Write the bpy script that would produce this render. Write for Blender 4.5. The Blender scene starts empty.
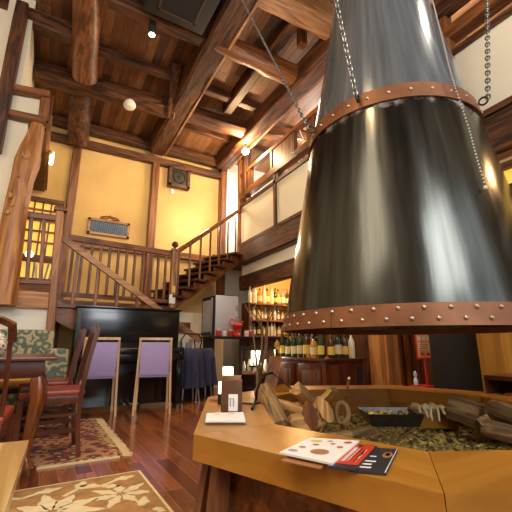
import bpy, bmesh, math, random
from mathutils import Vector, Matrix
C = bpy.context.scene
COL = C.collection
PI = math.pi
sin, cos, rad = math.sin, math.cos, math.radians
# ---------------------------------------------------------------- camera
FPX = 364.0; TH = math.atan(89/364); PSI = rad(30.2); H = .82
_c, _s = cos(TH), sin(TH)
FW = (sin(PSI), cos(PSI)); RT = (cos(PSI), -sin(PSI))
def ray(x, y):
    u = (x-256)/FPX; v = (256-y)/FPX; a = _c-v*_s
    return (FW[0]*a+RT[0]*u, FW[1]*a+RT[1]*u, _s+v*_c)
def atz(x, y, z): r = ray(x, y); t = (z-H)/r[2]; return Vector((r[0]*t, r[1]*t, z))
def atx(x, y, X): r = ray(x, y); t = X/r[0]; return Vector((X, r[1]*t, H+r[2]*t))
def aty(x, y, Y): r = ray(x, y); t = Y/r[1]; return Vector((r[0]*t, Y, H+r[2]*t))
def atd(x, y, D): r = ray(x, y); k = D/math.hypot(r[0], r[1]); return Vector((r[0]*k, r[1]*k, H+r[2]*k))
cam = bpy.data.cameras.new('camera'); cam.sensor_width = 36; cam.lens = 36*FPX/512; cam.clip_start = .02
co = bpy.data.objects.new('camera', cam); COL.objects.link(co); C.camera = co
co.location = (0, 0, H); co.rotation_euler = (PI/2+TH, 0, -PSI)
# ---------------------------------------------------------------- world, lights, exposure
C.view_settings.view_transform = 'Standard'; C.view_settings.look = 'None'; C.view_settings.gamma = 1
C.view_settings.use_curve_mapping = False; C.view_settings.exposure = 0.14
w = bpy.data.worlds.new('world'); C.world = w; w.use_nodes = True
w.node_tree.nodes['Background'].inputs[0].default_value = (.85, .92, 1, 1)
w.node_tree.nodes['Background'].inputs[1].default_value = 2.0
WARM = (1, .70, .40); AMB = (1, .58, .24); SOFT = (1, .86, .68)
def lamp(kind, loc, power, col, size=.1, tgt=None, spot=70, blend=.6, sy=None):
    l = bpy.data.lights.new('scene_light', kind); l.energy = power; l.color = col
    if kind == 'AREA':
        l.size = size
        if sy: l.shape = 'RECTANGLE'; l.size_y = sy
    else: l.shadow_soft_size = size
    if kind == 'SPOT': l.spot_size = rad(spot); l.spot_blend = blend
    o = bpy.data.objects.new('scene_light', l); COL.objects.link(o); o.location = loc
    if tgt is not None:
        o.rotation_euler = (Vector(tgt)-Vector(loc)).to_track_quat('-Z', 'Y').to_euler()
    return o
lamp('AREA', (.7, -2.5, 3.5), 110, (.92, .96, 1), 1.9, (1.4, 4, 2.6), sy=1.7)       # added fill area light, as daylight from an unseen window behind
lamp('AREA', (-1.6, .8, 3.9), 75, SOFT, 2.0, (1.0, 5.5, 1.5))  # added soft fill, brightens the left platform and seating
lamp('SPOT', (2.3, 5.0, 4.9), 140, (1, .74, .42), .08, (1.2, 8.3, 4.3), 95, .8)          # on the ochre wall
lamp('SPOT', (.9, 5.6, 4.9), 100, (1, .74, .42), .08, (.6, 8.3, 3.4), 90, .8)
lamp('POINT', (2.9, 7.6, 3.6), 34, (1, .82, .6), .15)
lamp('POINT', (4.35, 7.9, 4.2), 55, (1, .95, .85), .15)                                 # landing of the loft
lamp('POINT', (5.3, 6.0, 5.2), 110, (1, .93, .84), .2)
lamp('POINT', (5.3, 2.2, 5.2), 90, (1, .93, .84), .2)
lamp('POINT', (4.7, 6.3, 2.35), 75, AMB, .1)                                            # bar
lamp('POINT', (2.9, .5, 4.5), 26, SOFT, .1)  # added point light, brightens the cream loft panel right of the hood
lamp('POINT', (2.9, 5.2, 2.5), 14, SOFT, .1)  # added point light in front of the fridge, brightens the bar
lamp('SPOT', (2.2, 4.7, 3.4), 120, WARM, .08, (3.9, 2.9, .9), 60, .8)  # added spot, brightens the pillars behind the hearth
lamp('POINT', (4.3, 5.0, 2.3), 16, WARM, .1)
lamp('SPOT', (2.6, 4.0, 2.9), 50, WARM, .08, (4.3, 2.6, .9), 40, .8)
lamp('POINT', (4.9, 2.6, 2.3), 8, AMB, .1)
lamp('SPOT', (.6, 3.4, 5.2), 185, (1, .78, .5), .1, (.7, 3.8, 0), 75, .8)                # added unseen spot over the tables
lamp('SPOT', (-.2, .9, 4.6), 100, WARM, .1, (1.1, 1.5, .45), 55, .8)                     # over the hearth
lamp('SPOT', (3.5, .2, 2.7), 55, AMB, .06, (2.0, 1.8, .35), 70, .8)
lamp('POINT', (2.9, 3.9, 4.3), 32, (1, .86, .7), .2)                                     # added point light up in the beams, brightens the loft panels
# ---------------------------------------------------------------- materials
def nt(name):
    m = bpy.data.materials.new(name); m.use_nodes = True
    t = m.node_tree; return m, t, t.nodes['Principled BSDF']
def N(t, k, **kw):
    n = t.nodes.new(k)
    for a, b in kw.items():
        if a in n.inputs.keys() if isinstance(a, str) else False: n.inputs[a].default_value = b
        else: setattr(n, a, b)
    return n
def c4(c): return (c[0], c[1], c[2], 1)
def ramp(t, stops):
    r = t.nodes.new('ShaderNodeValToRGB'); e = r.color_ramp.elements
    while len(e) < len(stops): e.new(.5)
    for i, (p, c) in enumerate(stops): e[i].position = p; e[i].color = c4(c)
    return r
def coords(t, scale):
    tc = t.nodes.new('ShaderNodeTexCoord'); oi = t.nodes.new('ShaderNodeObjectInfo')
    mp = t.nodes.new('ShaderNodeMapping'); mp.inputs['Scale'].default_value = scale
    ml = t.nodes.new('ShaderNodeMath'); ml.operation = 'MULTIPLY'; ml.inputs[1].default_value = 37
    t.links.new(oi.outputs['Random'], ml.inputs[0])
    t.links.new(tc.outputs['Object'], mp.inputs['Vector']); t.links.new(ml.outputs[0], mp.inputs['Location'])
    return mp
def wood(name, c1, c2, axis='X', sc=9, rough=.5, bump=.25, knots=True):
    m, t, b = nt(name); s = [sc, sc, sc]; s['XYZ'.index(axis)] = sc*.09
    mp = coords(t, s)
    n = N(t, 'ShaderNodeTexNoise'); n.inputs['Scale'].default_value = 1.6; n.inputs['Detail'].default_value = 7; n.inputs['Distortion'].default_value = 1.1
    t.links.new(mp.outputs[0], n.inputs['Vector'])
    mid = [(a+b_)/2 for a, b_ in zip(c1, c2)]
    r = ramp(t, [(.38, c1), (.5, mid), (.62, c2)]); t.links.new(n.outputs[0], r.inputs[0])
    n2 = N(t, 'ShaderNodeTexNoise'); n2.inputs['Scale'].default_value = .35; n2.inputs['Detail'].default_value = 3
    t.links.new(mp.outputs[0], n2.inputs['Vector'])
    r2 = ramp(t, [(.35, (.55, .5, .48)), (.6, (1, 1, 1))]); t.links.new(n2.outputs[0], r2.inputs[0])
    mx = N(t, 'ShaderNodeMix', data_type='RGBA', blend_type='MULTIPLY'); mx.inputs[0].default_value = .6
    t.links.new(r.outputs[0], mx.inputs[6]); t.links.new(r2.outputs[0], mx.inputs[7])
    t.links.new(mx.outputs[2], b.inputs['Base Color']); b.inputs['Roughness'].default_value = rough
    bp = N(t, 'ShaderNodeBump'); bp.inputs['Strength'].default_value = bump; bp.inputs['Distance'].default_value = .01
    t.links.new(n.outputs[0], bp.inputs['Height']); t.links.new(bp.outputs[0], b.inputs['Normal'])
    return m
def plain(name, col, rough=.5, metal=0, emit=None, es=0, noise=0, nsc=8, trans=0, coat=0):
    m, t, b = nt(name)
    b.inputs['Base Color'].default_value = c4(col); b.inputs['Roughness'].default_value = rough; b.inputs['Metallic'].default_value = metal
    if coat: b.inputs['Coat Weight'].default_value = coat; b.inputs['Coat Roughness'].default_value = .08
    if trans: b.inputs['Transmission Weight'].default_value = trans
    if emit: b.inputs['Emission Color'].default_value = c4(emit); b.inputs['Emission Strength'].default_value = es
    if noise:
        mp = coords(t, (nsc,)*3); n = N(t, 'ShaderNodeTexNoise'); n.inputs['Scale'].default_value = 1; n.inputs['Detail'].default_value = 6
        t.links.new(mp.outputs[0], n.inputs['Vector'])
        r = ramp(t, [(.3, [max(0, v*(1-noise)) for v in col]), (.7, [min(1, v*(1+noise)) for v in col])])
        t.links.new(n.outputs[0], r.inputs[0]); t.links.new(r.outputs[0], b.inputs['Base Color'])
        bp = N(t, 'ShaderNodeBump'); bp.inputs['Strength'].default_value = .15; bp.inputs['Distance'].default_value = .01
        t.links.new(n.outputs[0], bp.inputs['Height']); t.links.new(bp.outputs[0], b.inputs['Normal'])
    return m
def boards(name, cols, width, rough, axis='X', length=2.2, coat=0, seam=.035, bump=.3, seamc=(.02, .01, .006)):
    """boards running along the other horizontal axis; every board its own tone"""
    m, t, b = nt(name); L = t.links.new
    tc = N(t, 'ShaderNodeTexCoord'); sp = N(t, 'ShaderNodeSeparateXYZ'); L(tc.outputs['Object'], sp.inputs[0])
    i, j = (0, 1) if axis == 'X' else ((1, 0) if axis == 'Y' else (0, 2))
    def mth(op, a, b_=None):
        n = N(t, 'ShaderNodeMath', operation=op)
        for k, v in enumerate((a, b_)):
            if v is None: continue
            if isinstance(v, (int, float)): n.inputs[k].default_value = v
            else: L(v, n.inputs[k])
        return n.outputs[0]
    u = mth('DIVIDE', sp.outputs[i], width); fu = mth('FLOOR', u); fr = mth('SUBTRACT', u, fu)
    wn = N(t, 'ShaderNodeTexWhiteNoise', noise_dimensions='1D'); L(fu, wn.inputs['W'])
    off = mth('MULTIPLY', wn.outputs['Value'], 7.3)
    v = mth('ADD', mth('DIVIDE', sp.outputs[j], length), off); fv = mth('FLOOR', v); frv = mth('SUBTRACT', v, fv)
    cb = N(t, 'ShaderNodeCombineXYZ'); L(fu, cb.inputs[0]); L(fv, cb.inputs[1])
    w2 = N(t, 'ShaderNodeTexWhiteNoise', noise_dimensions='2D'); L(cb.outputs[0], w2.inputs['Vector'])
    r = ramp(t, [(k/(len(cols)-1), c) for k, c in enumerate(cols)]); L(w2.outputs['Value'], r.inputs[0])
    mp = N(t, 'ShaderNodeMapping'); s = [22, 22, 22]; s[j] = 1.6; mp.inputs['Scale'].default_value = s
    L(tc.outputs['Object'], mp.inputs['Vector']); L(w2.outputs['Color'], mp.inputs['Location'])
    n = N(t, 'ShaderNodeTexNoise'); n.inputs['Scale'].default_value = 1; n.inputs['Detail'].default_value = 6; n.inputs['Distortion'].default_value = 1
    L(mp.outputs[0], n.inputs['Vector'])
    g = ramp(t, [(.35, (.55, .5, .45)), (.65, (1.15, 1.12, 1.1))]); L(n.outputs[0], g.inputs[0])
    mx = N(t, 'ShaderNodeMix', data_type='RGBA', blend_type='MULTIPLY'); mx.inputs[0].default_value = .75; L(r.outputs[0], mx.inputs[6]); L(g.outputs[0], mx.inputs[7])
    e = mth('MAXIMUM', mth('LESS_THAN', fr, seam), mth('LESS_THAN', frv, seam*.08*width/.1))
    m2 = N(t, 'ShaderNodeMix', data_type='RGBA', blend_type='MIX'); L(e, m2.inputs[0]); L(mx.outputs[2], m2.inputs[6]); m2.inputs[7].default_value = (*seamc, 1)
    L(m2.outputs[2], b.inputs['Base Color']); b.inputs['Roughness'].default_value = rough
    if coat: b.inputs['Coat Weight'].default_value = coat; b.inputs['Coat Roughness'].default_value = .12
    bp = N(t, 'ShaderNodeBump'); bp.inputs['Strength'].default_value = bump; bp.inputs['Distance'].default_value = .004
    h = mth('SUBTRACT', mth('MULTIPLY', n.outputs[0], .3), e); L(h, bp.inputs['Height']); L(bp.outputs[0], b.inputs['Normal'])
    return m
def pattern(name, base, cols, scale, rough=.8):
    m, t, b = nt(name); L = t.links.new
    mp = coords(t, (scale,)*3)
    nz = N(t, 'ShaderNodeTexNoise'); nz.inputs['Scale'].default_value = 1.3; nz.inputs['Detail'].default_value = 2; L(mp.outputs[0], nz.inputs['Vector'])
    mv = N(t, 'ShaderNodeMix', data_type='RGBA'); mv.inputs[0].default_value = .22; L(mp.outputs[0], mv.inputs[6]); L(nz.outputs['Color'], mv.inputs[7])
    vo = N(t, 'ShaderNodeTexVoronoi', feature='F1'); vo.inputs['Scale'].default_value = 1; L(mv.outputs[2], vo.inputs['Vector'])
    st = [(0, cols[0])]
    k = len(cols)
    for i in range(1, k): st.append((.1+.62*i/k, cols[i]))
    st.append((.82, base)); r = ramp(t, st); r.color_ramp.interpolation = 'CONSTANT'; L(vo.outputs['Distance'], r.inputs[0])
    L(r.outputs[0], b.inputs['Base Color']); b.inputs['Roughness'].default_value = rough
    return m
M = {}
for ax in 'XYZ':
    M['beam'+ax] = wood('dark_beam_wood_'+ax, (.024, .008, .003), (.17, .056, .016), ax, 12, .55, .4)
    M['mid'+ax] = wood('stair_wood_'+ax, (.11, .034, .009), (.32, .115, .032), ax, 9, .42, .2)
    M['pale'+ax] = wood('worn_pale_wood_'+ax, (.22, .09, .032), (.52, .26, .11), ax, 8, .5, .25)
    M['cedar'+ax] = wood('cedar_'+ax, (.30, .11, .028), (.60, .27, .085), ax, 9, .45, .25)
    M['bark'+ax] = wood('bark_'+ax, (.13, .065, .022), (.38, .22, .085), ax, 15, .9, .3)
    M['honey'+ax] = wood('honey_counter_wood_'+ax, (.40, .17, .022), (.50, .225, .034), ax, 6, .3, .08)
    M['red'+ax] = wood('red_brown_wood_'+ax, (.07, .016, .006), (.15, .038, .012), ax, 9, .28, .1)
    M['fire'+ax] = wood('firewood_'+ax, (.36, .17, .05), (.72, .42, .15), ax, 16, .8, .2)
M['ceil'] = boards('ceiling_boards', [(.10, .038, .014), (.22, .085, .03), (.34, .15, .055), (.16, .06, .022), (.28, .12, .045)], .15, .55, 'X', 3.0)
M['floor'] = boards('floor_boards', [(.15, .038, .014), (.27, .08, .026), (.40, .14, .045), (.21, .055, .019)], .105, .2, 'X', 1.3, .35, .03, seamc=(.42, .19, .07))  # pale seam colour paints the glint on the board bevels
M['dwall'] = boards('dark_wall_boards', [(.05, .02, .01), (.09, .035, .015), (.12, .05, .02)], .18, .5, 'Y', 9)
M['ochre'] = plain('ochre_plaster', (.62, .41, .155), .85, noise=.14, nsc=1.4)
M['cream'] = plain('cream_plaster', (.82, .74, .56), .85, noise=.04, nsc=2)
M['white'] = plain('white_plaster', (.86, .82, .72), .85, noise=.03, nsc=2)
M['black'] = plain('black_lacquer', (.006, .006, .006), .2, coat=.15)
M['matt'] = plain('matt_black', (.010, .009, .008), .7)
M['iron'] = plain('dark_iron', (.05, .045, .04), .45, .9, noise=.3, nsc=30)
M['steel'] = plain('bright_steel', (.55, .53, .5), .3, 1)
M['chain'] = plain('chain_steel', (.30, .29, .27), .35, .9)
M['rust'] = plain('brown_iron_band', (.24, .095, .04), .5, .45, noise=.25, nsc=7)
M['rivet'] = plain('rivet_metal', (.42, .33, .26), .35, .85)
M['purple'] = plain('lilac_upholstery', (.44, .35, .64), .75, noise=.04, nsc=60)
M['ash_wood'] = wood('light_ash_wood', (.66, .42, .2), (.85, .6, .33), 'Z', 9, .4, .08)
M['leather'] = plain('red_leather', (.33, .04, .014), .35, noise=.15, nsc=12)
M['ochre_cloth'] = plain('ochre_cloth', (.65, .34, .06), .8, noise=.1, nsc=20)
M['navy'] = plain('navy_cloth', (.035, .037, .085), .85, noise=.2, nsc=20)
M['paper'] = plain('white_paper', (.85, .84, .8), .45)
M['paper_red'] = plain('red_print', (.62, .05, .02), .4)
M['paper_dark'] = plain('dark_print', (.035, .035, .045), .35)
M['print_yel'] = plain('yellow_print', (.75, .55, .1), .4)
M['print_brown'] = plain('brown_print', (.42, .18, .07), .4)
M['print_grey'] = plain('grey_print', (.35, .36, .38), .5)
M['cyan'] = plain('blue_print', (.02, .065, .14), .3)
M['bronze'] = plain('bronze_case', (.14, .065, .035), .35, .3)
M['fridge'] = plain('pale_grey_enamel', (.62, .63, .66), .3, .2)
M['glass'] = plain('clear_glass', (.9, .95, .93), .05, trans=.85)
M['gold_gl'] = plain('amber_glass', (.75, .42, .08), .1, trans=.3)
M['green_gl'] = plain('green_glass', (.02, .05, .018), .08, coat=.4)
M['brown_gl'] = plain('brown_glass', (.07, .022, .006), .08, coat=.4)
M['milk'] = plain('white_bottle_glaze', (.85, .8, .66), .2)
M['lab_cream'] = plain('cream_label', (.85, .72, .42), .6)
M['lab_yel'] = plain('yellow_label', (.85, .62, .12), .6)
M['lab_white'] = plain('white_label', (.85, .82, .75), .6)
M['redpaint'] = plain('red_paint', (.6, .03, .02), .35)
M['bulb'] = plain('glowing_bulb', (1, .8, .5), .5, emit=(1, .74, .42), es=120)
M['glow'] = plain('glowing_shade', (1, .9, .7), .5, emit=(1, .83, .55), es=3.2)
M['spotface'] = plain('lit_lamp_face', (1, .95, .85), .5, emit=(1, .92, .75), es=10)
M['amber'] = plain('amber_lit_pane', (.9, .55, .1), .5, emit=(1, .55, .08), es=.75)
M['whitepl'] = plain('white_plastic', (.8, .78, .7), .4)
M['branch'] = plain('white_painted_branch', (.9, .88, .85), .6)
M['twig'] = plain('grey_twig', (.22, .16, .10), .7, noise=.3, nsc=40)
M['sofa'] = pattern('floral_sofa_cloth', (.10, .13, .10), [(.42, .34, .18), (.12, .15, .11), (.09, .12, .10), (.40, .33, .19)], 13)
M['rug_red'] = pattern('oriental_rug_pile', (.17, .02, .012), [(.50, .33, .14), (.05, .04, .05), (.24, .03, .02), (.36, .2, .09)], 12, .95)
M['rug_border'] = pattern('oriental_rug_border', (.10, .02, .02), [(.5, .38, .18), (.22, .03, .02), (.45, .3, .14)], 14, .95)
M['rug_tan'] = plain('tan_rug_pile', (.38, .20, .065), .95, noise=.25, nsc=14)
M['rug_cream'] = plain('cream_rug_pile', (.72, .60, .36), .95, noise=.1, nsc=20)
M['fringe'] = plain('cream_fringe', (.66, .52, .27), .95)
M['glove'] = plain('cotton_glove', (.72, .6, .34), .9)
def rubble():
    m, t, b = nt('ash_and_bark'); L = t.links.new
    mp = coords(t, (1, 1, 1))
    n = N(t, 'ShaderNodeTexNoise'); n.inputs['Scale'].default_value = 30; n.inputs['Detail'].default_value = 9; L(mp.outputs[0], n.inputs['Vector'])
    r = ramp(t, [(.38, (.035, .024, .008)), (.5, (.24, .155, .028)), (.64, (.52, .36, .085))]); L(n.outputs[0], r.inputs[0]); L(r.outputs[0], b.inputs['Base Color'])
    b.inputs['Roughness'].default_value = .95
    bp = N(t, 'ShaderNodeBump'); bp.inputs['Strength'].default_value = .8; bp.inputs['Distance'].default_value = .03
    L(n.outputs[0], bp.inputs['Height']); L(bp.outputs[0], b.inputs['Normal']); return m
M['rubble'] = rubble()
def hood_steel():
    m, t, b = nt('smoked_hood_steel'); L = t.links.new
    tc = N(t, 'ShaderNodeTexCoord'); sp = N(t, 'ShaderNodeSeparateXYZ'); L(tc.outputs['Object'], sp.inputs[0])
    at = N(t, 'ShaderNodeMath', operation='ARCTAN2'); L(sp.outputs[1], at.inputs[0]); L(sp.outputs[0], at.inputs[1])
    cb = N(t, 'ShaderNodeCombineXYZ')
    ma = N(t, 'ShaderNodeMath', operation='MULTIPLY'); ma.inputs[1].default_value = 9; L(at.outputs[0], ma.inputs[0]); L(ma.outputs[0], cb.inputs[0])
    mz = N(t, 'ShaderNodeMath', operation='MULTIPLY'); mz.inputs[1].default_value = .9; L(sp.outputs[2], mz.inputs[0]); L(mz.outputs[0], cb.inputs[2])
    n = N(t, 'ShaderNodeTexNoise'); n.inputs['Scale'].default_value = 1; n.inputs['Detail'].default_value = 7; n.inputs['Roughness'].default_value = .6; L(cb.outputs[0], n.inputs['Vector'])
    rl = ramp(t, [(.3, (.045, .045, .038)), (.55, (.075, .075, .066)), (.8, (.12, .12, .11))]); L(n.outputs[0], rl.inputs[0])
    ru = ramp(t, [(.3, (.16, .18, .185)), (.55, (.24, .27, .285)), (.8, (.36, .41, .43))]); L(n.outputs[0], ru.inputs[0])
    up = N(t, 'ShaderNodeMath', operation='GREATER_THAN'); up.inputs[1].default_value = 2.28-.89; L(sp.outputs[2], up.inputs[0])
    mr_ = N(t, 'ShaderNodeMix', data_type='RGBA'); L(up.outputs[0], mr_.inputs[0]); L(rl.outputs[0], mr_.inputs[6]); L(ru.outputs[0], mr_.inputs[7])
    # pale mineral crust under the upper band, broken up by noise
    n2 = N(t, 'ShaderNodeTexNoise'); n2.inputs['Scale'].default_value = 11; n2.inputs['Detail'].default_value = 8; L(tc.outputs['Object'], n2.inputs['Vector'])
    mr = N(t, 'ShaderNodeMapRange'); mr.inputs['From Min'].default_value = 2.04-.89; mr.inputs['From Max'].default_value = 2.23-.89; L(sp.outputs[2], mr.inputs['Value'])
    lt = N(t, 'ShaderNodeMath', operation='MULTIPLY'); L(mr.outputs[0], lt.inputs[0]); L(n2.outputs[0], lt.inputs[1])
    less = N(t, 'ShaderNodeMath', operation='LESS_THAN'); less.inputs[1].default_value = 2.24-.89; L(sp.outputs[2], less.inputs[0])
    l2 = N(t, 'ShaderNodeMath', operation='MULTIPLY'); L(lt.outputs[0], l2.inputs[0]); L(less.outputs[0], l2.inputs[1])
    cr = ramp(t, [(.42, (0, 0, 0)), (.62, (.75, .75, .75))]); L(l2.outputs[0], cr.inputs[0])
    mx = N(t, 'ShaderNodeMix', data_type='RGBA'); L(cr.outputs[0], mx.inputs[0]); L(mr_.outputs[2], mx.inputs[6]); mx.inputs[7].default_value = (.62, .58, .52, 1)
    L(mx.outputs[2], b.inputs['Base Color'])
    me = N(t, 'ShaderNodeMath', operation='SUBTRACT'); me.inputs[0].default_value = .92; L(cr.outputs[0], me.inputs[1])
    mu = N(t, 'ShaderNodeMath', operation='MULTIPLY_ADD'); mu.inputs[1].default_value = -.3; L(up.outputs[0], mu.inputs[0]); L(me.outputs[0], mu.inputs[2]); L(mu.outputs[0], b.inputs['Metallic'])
    rr = ramp(t, [(.3, (.16,)*3), (.75, (.27,)*3)]); L(n.outputs[0], rr.inputs[0]); L(rr.outputs[0], b.inputs['Roughness'])
    bp = N(t, 'ShaderNodeBump'); bp.inputs['Strength'].default_value = .05; bp.inputs['Distance'].default_value = .02
    L(n.outputs[0], bp.inputs['Height']); L(bp.outputs[0], b.inputs['Normal'])
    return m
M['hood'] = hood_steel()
# ---------------------------------------------------------------- mesh builder
FRAME = {}
def V(*a): return Vector(a[0]) if len(a) == 1 else Vector(a)
class MB:
    def __init__(s): s.bm = bmesh.new(); s.mi = 0
    def _faces(s, fs):
        for f in fs: f.material_index = s.mi
    def poly(s, pts): f = s.bm.faces.new([s.bm.verts.new(p) for p in pts]); f.material_index = s.mi; return f
    def box(s, c, size, rot=None, bev=0):
        c = V(c); vs = []
        for x, y, z in ((-1, -1, -1), (1, -1, -1), (1, 1, -1), (-1, 1, -1), (-1, -1, 1), (1, -1, 1), (1, 1, 1), (-1, 1, 1)):
            d = V(x*size[0]/2, y*size[1]/2, z*size[2]/2); vs.append(s.bm.verts.new(c+(rot @ d if rot else d)))
        fs = [s.bm.faces.new([vs[k] for k in q]) for q in ((0, 3, 2, 1), (4, 5, 6, 7), (0, 1, 5, 4), (1, 2, 6, 5), (2, 3, 7, 6), (3, 0, 4, 7))]
        s._faces(fs)
        if bev:
            q = bmesh.ops.bevel(s.bm, geom=list({e for f in fs for e in f.edges}), offset=bev, segments=2, affect='EDGES', profile=.6)
            s._faces(q['faces'])
        return s
    def b2(s, a, b, bev=0, rot=None):
        a, b = V(a), V(b); return s.box((a+b)/2, [abs(x) for x in (b-a)], rot, bev)
    def prism(s, pts, z0, z1):
        lo = [s.bm.verts.new((p[0], p[1], z0)) for p in pts]; hi = [s.bm.verts.new((p[0], p[1], z1)) for p in pts]
        n = len(pts); fs = [s.bm.faces.new(lo[::-1]), s.bm.faces.new(hi)]
        for i in range(n): fs.append(s.bm.faces.new((lo[i], lo[(i+1) % n], hi[(i+1) % n], hi[i])))
        s._faces(fs); return s
    def extr(s, pts, d):
        d = V(d); lo = [s.bm.verts.new(p) for p in pts]; hi = [s.bm.verts.new(V(p)+d) for p in pts]
        n = len(pts); fs = [s.bm.faces.new(lo[::-1]), s.bm.faces.new(hi)]
        for i in range(n): fs.append(s.bm.faces.new((lo[i], lo[(i+1) % n], hi[(i+1) % n], hi[i])))
        s._faces(fs); return s
    def sweep(s, path, sec, up=(0, 0, 1), scales=None, closed=False):
        path = [V(p) for p in path]; up = V(up); n = len(path); rings = []; side = None
        for i, p in enumerate(path):
            if closed: t = path[(i+1) % n]-path[i-1]
            else: t = path[min(i+1, n-1)]-path[max(i-1, 0)]
            t.normalize()
            if side is None:
                side = t.cross(up)
                if side.length < .35: side = t.cross(V(0, 1, 0) if abs(t.y) < .9 else V(1, 0, 0))
            else: side = side-t*side.dot(t)
            side.normalize(); u = side.cross(t); k = scales[i] if scales else 1
            if not isinstance(k, (tuple, list)): k = (k, k)
            rings.append([s.bm.verts.new(p+side*a*k[0]+u*b*k[1]) for a, b in sec])
        m = len(sec); fs = []
        for i in range(n if closed else n-1):
            A, B = rings[i], rings[(i+1) % n]
            for j in range(m): fs.append(s.bm.faces.new((A[j], A[(j+1) % m], B[(j+1) % m], B[j])))
        if not closed: fs.append(s.bm.faces.new(rings[0][::-1])); fs.append(s.bm.faces.new(rings[-1]))
        s._faces(fs); return s
    def tube(s, path, r, seg=8, closed=False, scales=None):
        return s.sweep(path, [(r*cos(2*PI*k/seg), r*sin(2*PI*k/seg)) for k in range(seg)], closed=closed, scales=scales)
    def bar(s, a, b, w_, h_, up=(0, 0, 1)):
        return s.sweep([a, b], [(-w_/2, -h_/2), (w_/2, -h_/2), (w_/2, h_/2), (-w_/2, h_/2)], up)
    def lathe(s, c, prof, seg=16, capa=True, capb=True, sx=1, sy=1):
        c = V(c); rings = []
        for r, z in prof: rings.append([s.bm.verts.new(c+V(r*sx*cos(2*PI*k/seg), r*sy*sin(2*PI*k/seg), z)) for k in range(seg)])
        fs = []
        for A, B in zip(rings, rings[1:]):
            for j in range(seg): fs.append(s.bm.faces.new((A[j], A[(j+1) % seg], B[(j+1) % seg], B[j])))
        if capa: fs.append(s.bm.faces.new(rings[0][::-1]))
        if capb: fs.append(s.bm.faces.new(rings[-1]))
        s._faces(fs); return s
    def ball(s, c, r, sc=(1, 1, 1), seg=12):
        n = max(4, seg//2+1); c = V(c); g = []
        for i in range(1, n):
            p = PI*i/n; g.append([s.bm.verts.new(c+V(r*sc[0]*sin(p)*cos(2*PI*k/seg), r*sc[1]*sin(p)*sin(2*PI*k/seg), r*sc[2]*cos(p))) for k in range(seg)])
        t = s.bm.verts.new(c+V(0, 0, r*sc[2])); b = s.bm.verts.new(c-V(0, 0, r*sc[2])); fs = []
        for k in range(seg):
            k2 = (k+1) % seg; fs.append(s.bm.faces.new((t, g[0][k], g[0][k2]))); fs.append(s.bm.faces.new((b, g[-1][k2], g[-1][k])))
            for A, B in zip(g, g[1:]): fs.append(s.bm.faces.new((A[k], B[k], B[k2], A[k2])))
        s._faces(fs); return s
    def log(s, a, b, r0, r1=None, wob=.04, n=10, seg=14, seed=1, bend=(0, 0, 0)):
        rn = random.Random(seed); a, b = V(a), V(b); r1 = r1 or r0; path = []; sc = []
        for i in range(n+1):
            t = i/n; p = a.lerp(b, t)+V(bend)*sin(PI*t)+V([rn.uniform(-1, 1)*wob*r0 for _ in range(3)]); path.append(p)
            k = (r0+(r1-r0)*t)/r0; sc.append((k*(1+rn.uniform(-wob, wob)), k*(1+rn.uniform(-wob, wob))))
        sec = []
        for k in range(seg):
            q = r0*(1+rn.uniform(-wob, wob)*.7); sec.append((q*cos(2*PI*k/seg), q*sin(2*PI*k/seg)))
        return s.sweep(path, sec, scales=sc)
    def timber(s, a, b, w_, h_, wob=.06, n=12, seed=1, bend=(0, 0, 0), ch=.12):
        rn = random.Random(seed); a, b = V(a), V(b); path = []; sc = []
        for i in range(n+1):
            t = i/n; path.append(a.lerp(b, t)+V(bend)*sin(PI*t)); sc.append((1+rn.uniform(-wob, wob), 1+rn.uniform(-wob, wob)))
        x, y, c = w_/2, h_/2, ch*min(w_, h_)
        sec = [(-x+c, -y), (x-c, -y), (x, -y+c), (x, y-c), (x-c, y), (-x+c, y), (-x, y-c), (-x, -y+c)]
        return s.sweep(path, sec, scales=sc)
    def build(s, name, mats, parent=None, smooth=35):
        bmesh.ops.recalc_face_normals(s.bm, faces=s.bm.faces[:])
        if parent is not None and parent.name in FRAME: s.bm.transform(FRAME[parent.name].inverted())
        me = bpy.data.meshes.new(name); s.bm.to_mesh(me); s.bm.free()
        for m in (mats if isinstance(mats, (list, tuple)) else [mats]): me.materials.append(M[m] if isinstance(m, str) else m)
        if smooth:
            for p in me.polygons: p.use_smooth = True
            me.set_sharp_from_angle(angle=rad(smooth))
        o = bpy.data.objects.new(name, me); COL.objects.link(o)
        if parent is not None:
            o.parent = parent
            if parent.name in FRAME: FRAME[o.name] = FRAME[parent.name]
        return o
def tag(o, label, cat, group=None):
    o['label'] = label; o['category'] = cat
    if group: o['group'] = group
    return o
def thing(name, label, cat, loc=(0, 0, 0), rz=0, group=None):
    o = bpy.data.objects.new(name, None); COL.objects.link(o); o.location = loc; o.rotation_euler = (0, 0, rz); o.empty_display_size = .1
    FRAME[o.name] = Matrix.Translation(V(loc)) @ Matrix.Rotation(rz, 4, 'Z')
    return tag(o, label, cat, group)
def struct(name, mb, m):
    o = mb.build(name, m); o['kind'] = 'structure'; return o
def dup(root, loc, rz=0, label=None, group=None, scale=None):
    r = root.copy(); COL.objects.link(r); r.location = loc; r.rotation_euler = (0, 0, rz)
    if scale: r.scale = scale
    if label: r['label'] = label
    if group: r['group'] = group
    for ch in list(root.children):
        c = ch.copy(); COL.objects.link(c); c.parent = r
        for g in ch.children:
            d = g.copy(); COL.objects.link(d); d.parent = c
    return r
def setc(o, *cs):
    """darker / redder copies are not needed: slot helper"""
    return o
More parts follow.
